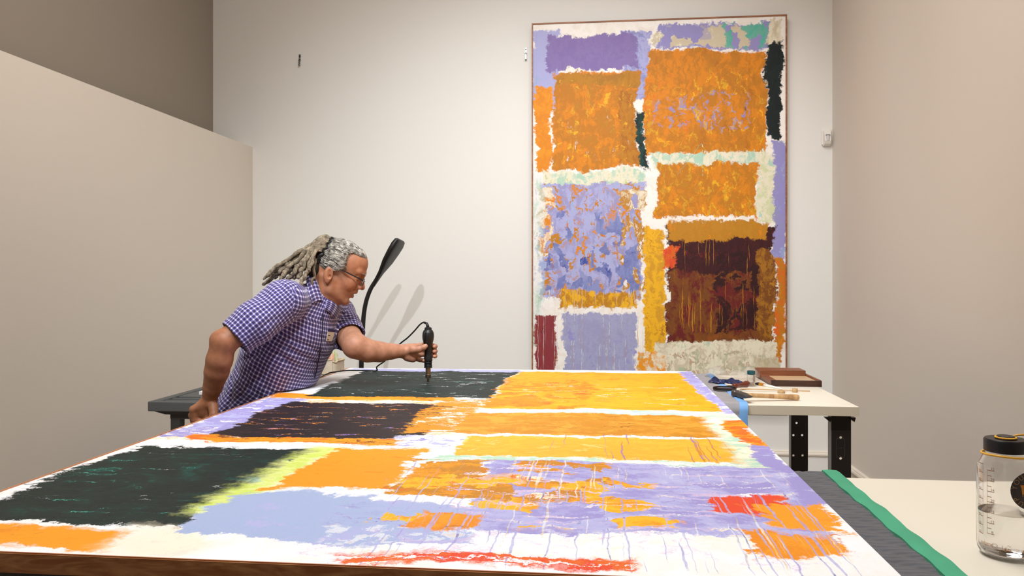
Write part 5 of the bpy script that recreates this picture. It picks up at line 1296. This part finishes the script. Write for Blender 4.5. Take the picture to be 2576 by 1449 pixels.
# eyebrow
eb = MB()
for s_ in (-1, 1):
    for i in range(34):
        t = rs.random(); y = s_ * (.014 + .030 * t); x = .1285 - .020 * t ** 1.6; z = .058 + .004 * math.sin(t * 3) + rs.uniform(-.003, .003)
        eb.tube([cw(H(x, y, z)), cw(H(x + .003 - .002*t, y + s_*.004, z + .002)), cw(H(x + .0025 - .004*t, y + s_*.009, z + .001))], [.0006, .0006, .0002], 4)
o = eb.build('eyebrows', hairm, man); o['kind'] = 'stuff'
# band
bandp = []
for k in range(64):
    a = 2 * math.pi * k / 64; x = BX + .006 * math.cos(2*math.pi*k/64) + .0050 * (1 if k % 4 < 2 else -1); f_ = math.sqrt(1 - ((BX - HC[0]) / HR[0]) ** 2)
    bandp.append(cw(H(x, HR[1]*f_*1.075*math.sin(a), HC[2] + HR[2]*f_*1.075*math.cos(a))))
MB().tube(bandp, .0036, 6, closed=True).build('headband', mat('black_elastic', lin(8, 8, 8), .7), man)
# locs
locm = bpy.data.materials.new('matted_locs'); locm.use_nodes = True; nt = locm.node_tree; b = nt.nodes['Principled BSDF']
tc = nt.nodes.new('ShaderNodeTexCoord'); nz = nt.nodes.new('ShaderNodeTexNoise'); nz.inputs['Scale'].default_value = 60; nz.inputs['Detail'].default_value = 6; nz.inputs['Roughness'].default_value = .7; nt.links.new(tc.outputs['Object'], nz.inputs['Vector'])
rp = nt.nodes.new('ShaderNodeValToRGB'); rp.color_ramp.elements[0].position = .33; rp.color_ramp.elements[1].position = .68; rp.color_ramp.elements[0].color = lin(66, 55, 43); rp.color_ramp.elements[1].color = lin(158, 142, 120)
nt.links.new(nz.outputs['Fac'], rp.inputs[0]); nt.links.new(rp.outputs[0], b.inputs['Base Color']); b.inputs['Roughness'].default_value = .9
bp = nt.nodes.new('ShaderNodeBump'); bp.inputs['Strength'].default_value = .8; bp.inputs['Distance'].default_value = .003; n2 = nt.nodes.new('ShaderNodeTexNoise'); n2.inputs['Scale'].default_value = 260; nt.links.new(tc.outputs['Object'], n2.inputs['Vector']); nt.links.new(n2.outputs['Fac'], bp.inputs['Height']); nt.links.new(bp.outputs[0], b.inputs['Normal'])
tips = [((700, 668), (664, 703), 3.10, .0085), ((712, 680), (659, 719), 3.13, .0085), ((728, 672), (706, 704), 3.08, .0095), ((745, 684), (722, 705), 3.10, .0085),
        ((762, 672), (750, 704), 3.07, .0085), ((770, 690), (754, 722), 3.06, .0080), ((715, 662), (684, 694), 3.14, .0095), ((735, 655), (700, 690), 3.12, .0095),
        ((750, 648), (715, 686), 3.16, .0090), ((724, 672), (690, 700), 3.20, .0090), ((765, 655), (735, 692), 3.08, .0095), ((770, 645), (728, 676), 3.20, .0095),
        ((782, 668), (765, 704), 3.05, .0075), ((755, 640), (702, 672), 3.22, .0085), ((772, 632), (722, 660), 3.20, .0085), ((790, 630), (742, 652), 3.24, .0085),
        ((740, 668), (712, 700), 3.15, .0085), ((756, 660), (728, 690), 3.25, .0085), ((790, 692), (776, 742), 3.10, .0060), ((720, 668), (670, 708), 3.24, .0080),
        ((776, 662), (745, 698), 3.12, .0085), ((760, 676), (738, 704), 3.18, .0085), ((782, 640), (752, 672), 3.30, .0085), ((745, 662), (705, 696), 3.28, .0080)]
for i, (mid, tip, D, r) in enumerate(tips):
    zc_ = -.35 + 1.35 * ((705 - tip[1]) / 50.0); a = math.acos(max(-1, min(1, zc_ * .8))) if True else 0
    hgt = max(-.2, min(1, (700 - (mid[1])) / 62.0)); ang = math.acos(max(-.6, min(.98, hgt)))
    sgn = -1 if D < 3.19 else 1
    f_ = math.sqrt(1 - ((BX - HC[0]) / HR[0]) ** 2)
    p0 = H(BX - .004, sgn*HR[1]*f_*.96*math.sin(ang), HC[2] + HR[2]*f_*.98*math.cos(ang)); p1 = H(BX - .030, sgn*HR[1]*f_*.98*math.sin(ang), HC[2] - .004 + HR[2]*f_*1.0*math.cos(ang))
    pm_ = pin((mid[0], mid[1], 3.2 + (D - 3.2) * .8)); pe = pin((tip[0], tip[1], D))
    pl_ = spline([Vector(p0), Vector(p1), Vector((p1 + pm_) / 2 + v3(0, 0, .006)), Vector(pm_), Vector((pm_ + pe) / 2 + v3(0, 0, .004)), Vector(pe)], 7)
    rr_ = random.Random(i); n = len(pl_); ph_ = rr_.uniform(0, 6)
    pts = [cw((p.x + .0025*math.sin(k*.9 + ph_), p.y + .003*math.cos(k*.8 + ph_), p.z + .0025*math.sin(k*.7 + ph_*2))) for k, p in enumerate(pl_)]
    rad_ = [r * (1 + .13*math.sin(k*1.9 + ph_) + .08*math.sin(k*3.1)) * min(1, .75 + k*.05) * (1 if k < n - 5 else [.98, .9, .78, .6, .3][k - (n - 5)]) for k in range(n)]
    MB().tube(pts, rad_, 9).build('loc', locm, man, smooth='all')
# dark gathered hair under the tie
dk = Field(np.array(HO) - .2, np.array(HO) + .12, .005); dk.ell(H(-.064, 0, -.006), (.035, .076, .052), RH, .02)
V, Q = dk.mesh(); dkm = mk('under_hair', V, Q, mat('dark_under_hair', lin(34, 28, 24), .9, bump=.6, bscale=200), man); dkm['kind'] = 'stuff'
# glasses
gm = mat('dark_metal_frame', lin(24, 28, 32), .35, .3); gl = thing
fr_ = MB()
def lens_loop(s_):
    out = []
    for k in range(28):
        a = 2*math.pi*k/28; q = lambda t: math.copysign(abs(t)**.75, t)
        out.append(cw(H(.1345 - .004*abs(math.cos(a)*.5 + .5)*1.0, s_*(.033 + .024*q(math.cos(a))), .030 + .0155*q(math.sin(a)))))
    return out
for s_ in (-1, 1): fr_.tube(lens_loop(s_), .0011, 6, closed=True)
fr_.tube([cw(H(.1345, -.009, .034)), cw(H(.139, 0, .037)), cw(H(.1345, .009, .034))], .0012, 6)
gob = fr_.build('glasses', gm, man, smooth='all')
for s_ in (-1, 1):
    MB().tube(spline([cw(H(.1315, s_*.058, .037)), cw(H(.122, s_*.066, .039)), cw(H(.075, s_*.0755, .041)), cw(H(.045, s_*.079, .042)), cw(H(.025, s_*.0775, .043))], 5), .0026, 8, flat=.6).build('temple', gm, gob, smooth='all')
    lp = lens_loop(s_); c_ = sum(lp, Vector()) / len(lp); n_ = Vector(cw(H(1, 0, 0)) - cw(H(0, 0, 0)))
    MB().add([p + n_*.0004 for p in lp] + [p - n_*.0008 for p in lp], [tuple(range(28)), tuple(range(55, 27, -1))] + [(i, (i+1) % 28, 28+(i+1) % 28, 28+i) for i in range(28)]).build('lens', mat('spectacle_lens', (.9, .93, .95, 1), .03, trans=.9, ior=1.12), gob)
eym = mat('eye_white', lin(226, 214, 206), .2); irm = mat('iris', lin(60, 70, 74), .15)
for s_ in (-1, 1):
    eo = MB().lathe([(.0001, -.0118), (.006, -.010), (.0103, -.0055), (.0118, 0), (.0103, .0055), (.006, .010), (.0001, .0118)], cw(H(.1010, s_*.031, .0405)), 20, axis=cw(Fv) - cw((0, 0, 0)), close=False).build('eye', eym, man, smooth='all')
    MB().lathe([(.0055, 0), (.003, .0014), (.0001, .0018)], cw(H(.1010, s_*.031, .0405)) + (cw(Fv - Uv*.35) - cw((0, 0, 0))) * .0102, 16, axis=cw(Fv - Uv*.35) - cw((0, 0, 0)), close=False).build('iris', irm, eo, smooth='all')

# ------------------------------------------------------------ heat tool and its cord
tlm = mat('black_rubber', lin(22, 23, 24), .42, bump=.2, bscale=300); hot = mat('heat_stained_steel', lin(150, 132, 110), .3, .95, var=.3, vscale=60)
tx, ty, tz = TX
def tz_px(py): return EYE - (py - HZ) / FPX * TA
bot = cw((tx, ty, tz_px(925))); hL = tz_px(823) - tz_px(925)
ht = thing('heat_gun', 'black hand-held hot air tool with a steel nozzle in the man\'s hand', 'heat tool', cw((tx, ty, tz_px(960))))
u_ = .1733 / 102
prof = [(.0170, 0), (.0175, .004), (.0155, .006), (.0175, .010), (.0155, .012), (.0175, .016), (.0155, .018), (.0175, .022), (.0165, .026), (.0185, .030), (.0185, .040), (.0165, .048), (.0155, .070), (.0165, .088), (.0200, .105), (.0240, .122), (.0250, .135), (.0240, .148), (.0205, .158), (.0155, .163), (.0150, .170), (.0110, hL)]
MB().lathe(prof, bot, 36).build('handle', tlm, ht, smooth=True)
MB().tube([bot + Vector((-.012, -.020, .10)), bot + Vector((-.012, -.0255, .125)), bot + Vector((-.010, -.0245, .150)), bot + Vector((-.004, -.016, .160))], .003, 8).build('handle_seam', tlm, ht, smooth='all')
zt2 = tz_px(925) - tz_px(947)
MB().lathe([(.0095, -tz_px(925) + tz_px(960) + .000), (.0045, 0)], bot, 3)
z1_, z2_, z3_ = tz_px(947) - tz_px(925), tz_px(950.5) - tz_px(925), tz_px(961) - tz_px(925)
MB().lathe([(.0115, z2_), (.0118, z1_ - .001), (.0122, z1_), (.0122, z1_ + .009), (.0112, z1_ + .010), (.0112, .002)], bot, 28).build('nozzle', hot, ht, smooth=True)
MB().lathe([(.0042, z3_ + .001), (.0050, z3_ + .003), (.0050, z2_ + .001)], bot, 20).build('nozzle_tip', hot, ht, smooth=True)
zc2 = 1.0075
cpts = [cw((tx, ty, tz_px(825))), P(1074, 814, TA), P(1066, 811, TA + .01), P(1056, 817, TA + .02), P(1042, 833, TA + .04), P(1025, 850, TA + .08), P(1005, 866, TA + .12), P(985, 888, TA + .22), P(968, 908, TA + .33)]
def onc(px, py): return PZ(px, py, zc2)
cpts += [onc(957, 929.5) + Vector((0, -.06, .02)), onc(948, 932), onc(930, 932.5), onc(900, 932), onc(872, 932), PZ(848, 935, zc2) ]
e1 = Vector((-1.262, PZ(830, 943, .99).y, 1.0)); cpts += [e1, Vector((-1.258, 3.62, 1.0)), Vector((-1.256, 3.52, .997)), Vector((-1.262, 3.47, .97)), Vector((-1.275, 3.50, .80)), Vector((-1.30, 3.58, .40)), Vector((-1.32, 3.66, .02)), Vector((-1.5, 3.9, .005)), Vector((-1.9, 4.6, .005))]
cpts2 = spline(cpts, 8)
tag(MB().tube(cpts2, .0032, 8).build('power_cord', mat('black_cable', lin(14, 14, 16), .5), smooth='all', loc=cpts[0]), 'thin black cord looping from the top of the heat tool over the canvas', 'cord')
MB().tube([cw((tx, ty, tz_px(826))), cpts[1] * .5 + cw((tx, ty, tz_px(825))) * .5, cpts[1], cpts[2]], [.0075, .0068, .0058, .0045], 10).build('strain_relief', tlm, ht, smooth='all')

# ------------------------------------------------------------ water bottle
bx = P(2530, 1395, 1.405); bxx, byy = bx.x, bx.y; zb_ = ZB + .0005
bt = thing('water_bottle', 'clear plastic water bottle with black cap, half full, on the foreground bench', 'bottle', (bxx, byy, ZB))
RB = .0455; poly = mat('clear_polycarbonate', (.97, .97, .97, 1), .04, trans=1, ior=1.40); poly.node_tree.nodes['Principled BSDF'].inputs['Specular IOR Level'].default_value = .5
HB = .176
outer = [(.030, .0), (.036, .001), (.0405, .005), (.0440, .012), (RB, .022), (RB, HB - .022), (RB - .002, HB - .014), (RB - .006, HB - .007), (.0365, HB), (.0330, HB + .004), (.0320, HB + .006), (.0320, HB + .022)]
inner = [(r - .0018, h + (.0018 if i < 4 else -.0006)) for i, (r, h) in enumerate(outer)][::-1]
MB().lathe(outer + inner + [(.0001, .004)], (bxx, byy, zb_), 64, close=False).add([], []).build('body', poly, bt, smooth=True)
watm = mat('water', (1, 1, 1, 1), .0, trans=1, ior=1.33)
WL = PZ(2530, 1300, 0).z; wl_ = EYE - (1303 - HZ) / FPX * (1.405 - .043) - zb_
MB().lathe([(.0001, .0045), (.032, .0045), (.038, .0075), (.0418, .0135), (RB - .0021, .0225), (RB - .0021, wl_), (.0001, wl_)], (bxx, byy, zb_), 64, close=False).build('water', watm, bt, smooth=True)
capm = mat('black_cap', lin(24, 24, 28), .4); zc3 = HB + .009
cpf = []
mbc = MB().lathe([(.0335, zc3), (.0345, zc3 + .001), (.0345, zc3 + .020), (.0325, zc3 + .0225), (.0001, zc3 + .0225)], (bxx, byy, zb_), 72, close=False); cp = mbc.build('cap', capm, bt, smooth=True)
MB().lathe([(.014, zc3 + .0225), (.0145, zc3 + .026), (.0135, zc3 + .0275), (.0001, zc3 + .0275)], (bxx, byy, zb_), 32, close=False).build('cap_knob', capm, cp, smooth=True)
yel = mat('yellow_loop', lin(236, 176, 60), .45)
nk = [(bxx + .0375*math.cos(a), byy + .0375*math.sin(a), zb_ + HB + .0045 + .001*math.sin(a*2)) for a in [2*math.pi*k/48 for k in range(48)]]
lo = MB().tube(nk, .0020, 8, closed=True, up=(0, 0, 1)).build('retaining_loop', yel, bt, smooth='all')
kn = [(bxx + .016*math.cos(a), byy + .016*math.sin(a), zb_ + zc3 + .0245) for a in [math.radians(d) for d in range(80, 401, 12)]]
kn += [(bxx + .030, byy + .004, zb_ + zc3 + .029), (bxx + .044, byy + .004, zb_ + zc3 + .024), (bxx + .047, byy + .002, zb_ + zc3 + .005), (bxx + .039, byy, zb_ + HB + .005)]
MB().tube(spline(kn, 3), .0018, 8).build('loop_strap', yel, bt, smooth='all')
# printing wrapped on the cylinder
ang0 = math.atan2(-byy, -bxx)     # facing the camera
def cyl(s_, z, r=RB + .0003):     # s_: angle to the right of centre (radians)
    a = ang0 + s_; return Vector((bxx + r*math.cos(a), byy + r*math.sin(a), zb_ + z))
ink = mat('brown_print', lin(150, 100, 52), .5)
def arc_quad(mb, s0, s1, z0, z1, n=4):
    vs = [cyl(s0 + (s1-s0)*k/n, z0) for k in range(n+1)] + [cyl(s0 + (s1-s0)*k/n, z1) for k in range(n+1)]
    vs += [cyl(s0 + (s1-s0)*k/n, z0, RB+.0001) for k in range(n+1)] + [cyl(s0 + (s1-s0)*k/n, z1, RB+.0001) for k in range(n+1)]
    m_ = n + 1; mb.add(vs, [(k, k+1, m_+k+1, m_+k) for k in range(n)])
def zpx(py): return EYE - (py - HZ) / FPX * 1.375 - zb_
D2 = math.radians; pr = MB(); Lr = D2(-37); Ll = D2(-48)
arc_quad(pr, Lr - .006, Lr + .006, zpx(1347), zpx(1187)); arc_quad(pr, Ll - .006, Ll + .006, zpx(1354), zpx(1172))
for k in range(13):
    z = zpx(1187) + (zpx(1347) - zpx(1187)) * k / 12
    arc_quad(pr, Lr, Lr + (.27 if k % 2 == 0 else .17), z - .0005, z + .0005)
for k in range(9):
    z = zpx(1174) + (zpx(1352) - zpx(1174)) * k / 8; arc_quad(pr, Ll - .24, Ll, z - .0005, z + .0005)
arc_quad(pr, D2(-7), D2(-6.2), zpx(1387), zpx(1370))
pr.build('scale_marks', ink, bt)
def text_mesh(s, size):
    cu = bpy.data.curves.new('t', 'FONT'); cu.body = s; cu.size = size; cu.align_x = 'CENTER'; cu.extrude = 0
    o = bpy.data.objects.new('t', cu); COL.objects.link(o); dg = bpy.context.evaluated_depsgraph_get(); me = bpy.data.meshes.new_from_object(o.evaluated_get(dg))
    vs = [v.co.copy() for v in me.vertices]; fs = [tuple(p.vertices) for p in me.polygons]; bpy.data.objects.remove(o); return vs, fs
def ctext(s, size, ang, z, name, m, parent, bold=1):
    vs, fs = text_mesh(s, size); return MB().add([cyl(ang + v.x / RB, z + v.y, RB + .0004) for v in vs], fs).build(name, m, parent)
for s, k in (('32', 0), ('28', 2), ('24', 4), ('20', 6), ('16', 8), ('12', 10), ('8', 12)):
    ctext(s, .0066, Lr + .20, zpx(1187) + (zpx(1347) - zpx(1187)) * k / 12 + .0010, 'scale_number', ink, bt)
for k, s in enumerate(('', '900', '800', '700', '600', '500', '400', '300', '200')):
    if s: ctext(s, .0050, Ll - .17, zpx(1174) + (zpx(1352) - zpx(1174)) * k / 8 + .0010, 'scale_number', ink, bt)
ink2 = mat('amber_print', lin(176, 108, 34), .5)
ctext('nalgene', .0078, D2(-39), zpx(1377), 'printed_word', ink2, bt)
ctext('REI', .0075, D2(3.5), zpx(1384), 'printed_word', ink2, bt)
lg = MB(); zz = zpx(1384)
for a0_, b0_, a1_, b1_ in ((-.055, .000, -.020, .0075), (-.020, .0075, -.005, .0035), (-.005, .0065, .05, .0115), (.05, .0115, .085, .0085), (.085, .0085, .125, .0105), (.125, .0105, .15, .006)):
    vs = [cyl(D2(2) + a0_, zz + b0_), cyl(D2(2) + a1_, zz + b1_), cyl(D2(2) + a1_, zz + b1_ + .0007), cyl(D2(2) + a0_, zz + b0_ + .0007)]; lg.add(vs, [(0, 1, 2, 3)])
lg.add([cyl(D2(2) - .060, zz), cyl(D2(2) - .025, zz), cyl(D2(2) - .042, zz + .009)], [(0, 1, 2)])
lg.build('logo_mountain', ink2, bt)
rg = MB()
for r_ in (.0050, .0032):
    for k in range(24):
        if k % 6 == 5: continue
        a, b_ = 2*math.pi*k/24, 2*math.pi*(k+1)/24; c0s, c0z = D2(-21), zpx(1375)
        rg.add([cyl(c0s + math.cos(t)*rr2/RB, c0z + math.sin(t)*rr2) for t, rr2 in ((a, r_), (b_, r_), (b_, r_ - .0005), (a, r_ - .0005))], [(0, 1, 2, 3)])
rg.build('round_emblem', ink, bt)
# round sticker
sc_, szz, sr = D2(50), zpx(1229), .033
def stk(x, y, r=RB + .0006): return cyl(sc_ + x / RB, szz + y, r)
vs = [stk(0, 0)]; fs = []; 
for ring in range(1, 9):
    for k in range(40): a = 2*math.pi*k/40; vs.append(stk(sr*ring/8*math.cos(a), sr*ring/8*math.sin(a)))
for k in range(40): fs.append((0, 1+k, 1+(k+1) % 40))
for ring in range(1, 8):
    for k in range(40): a0_ = 1+(ring-1)*40; a1_ = 1+ring*40; fs.append((a0_+k, a1_+k, a1_+(k+1) % 40, a0_+(k+1) % 40))
sk_o = MB().add(vs, fs).build('round_sticker', mat('charcoal_sticker', lin(58, 50, 50), .45), bt)
amb = mat('amber_ink', lin(200, 130, 40), .5); grn = mat('bronze_ink', lin(150, 120, 84), .5)
def arctext(s, a0d, step, size, m):
    for i, ch in enumerate(s):
        if ch == ' ': continue
        a = math.radians(a0d - i*step); v_, f_ = text_mesh(ch, size); r_ = sr * .72; ca, sa_ = math.cos(a - math.pi/2), math.sin(a - math.pi/2)
        MB().add([stk(r_*math.cos(a) + (v.x*ca - v.y*sa_), r_*math.sin(a) + (v.x*sa_ + v.y*ca), RB + .0009) for v in v_], f_).build('sticker_letter', m, sk_o)
arctext('UP YOUR', 232, 21, .012, grn)
mug = MB()
def mq(pts): mug.add([stk(x, y, RB + .0010) for x, y in pts], [tuple(range(len(pts)))])
mq([(-.014, -.010), (.012, -.012), (.013, -.008), (-.015, -.006)]); mq([(-.015, -.006), (-.010, -.006), (-.010, .010), (-.017, .010)]); mq([(.008, -.008), (.013, -.008), (.015, .010), (.009, .010)]); mq([(-.017, .006), (.015, .006), (.015, .010), (-.018, .010)]); mq([(-.010, .012), (.002, .012), (.003, .017), (-.009, .017)])
mug.build('sticker_picture', amb, sk_o)
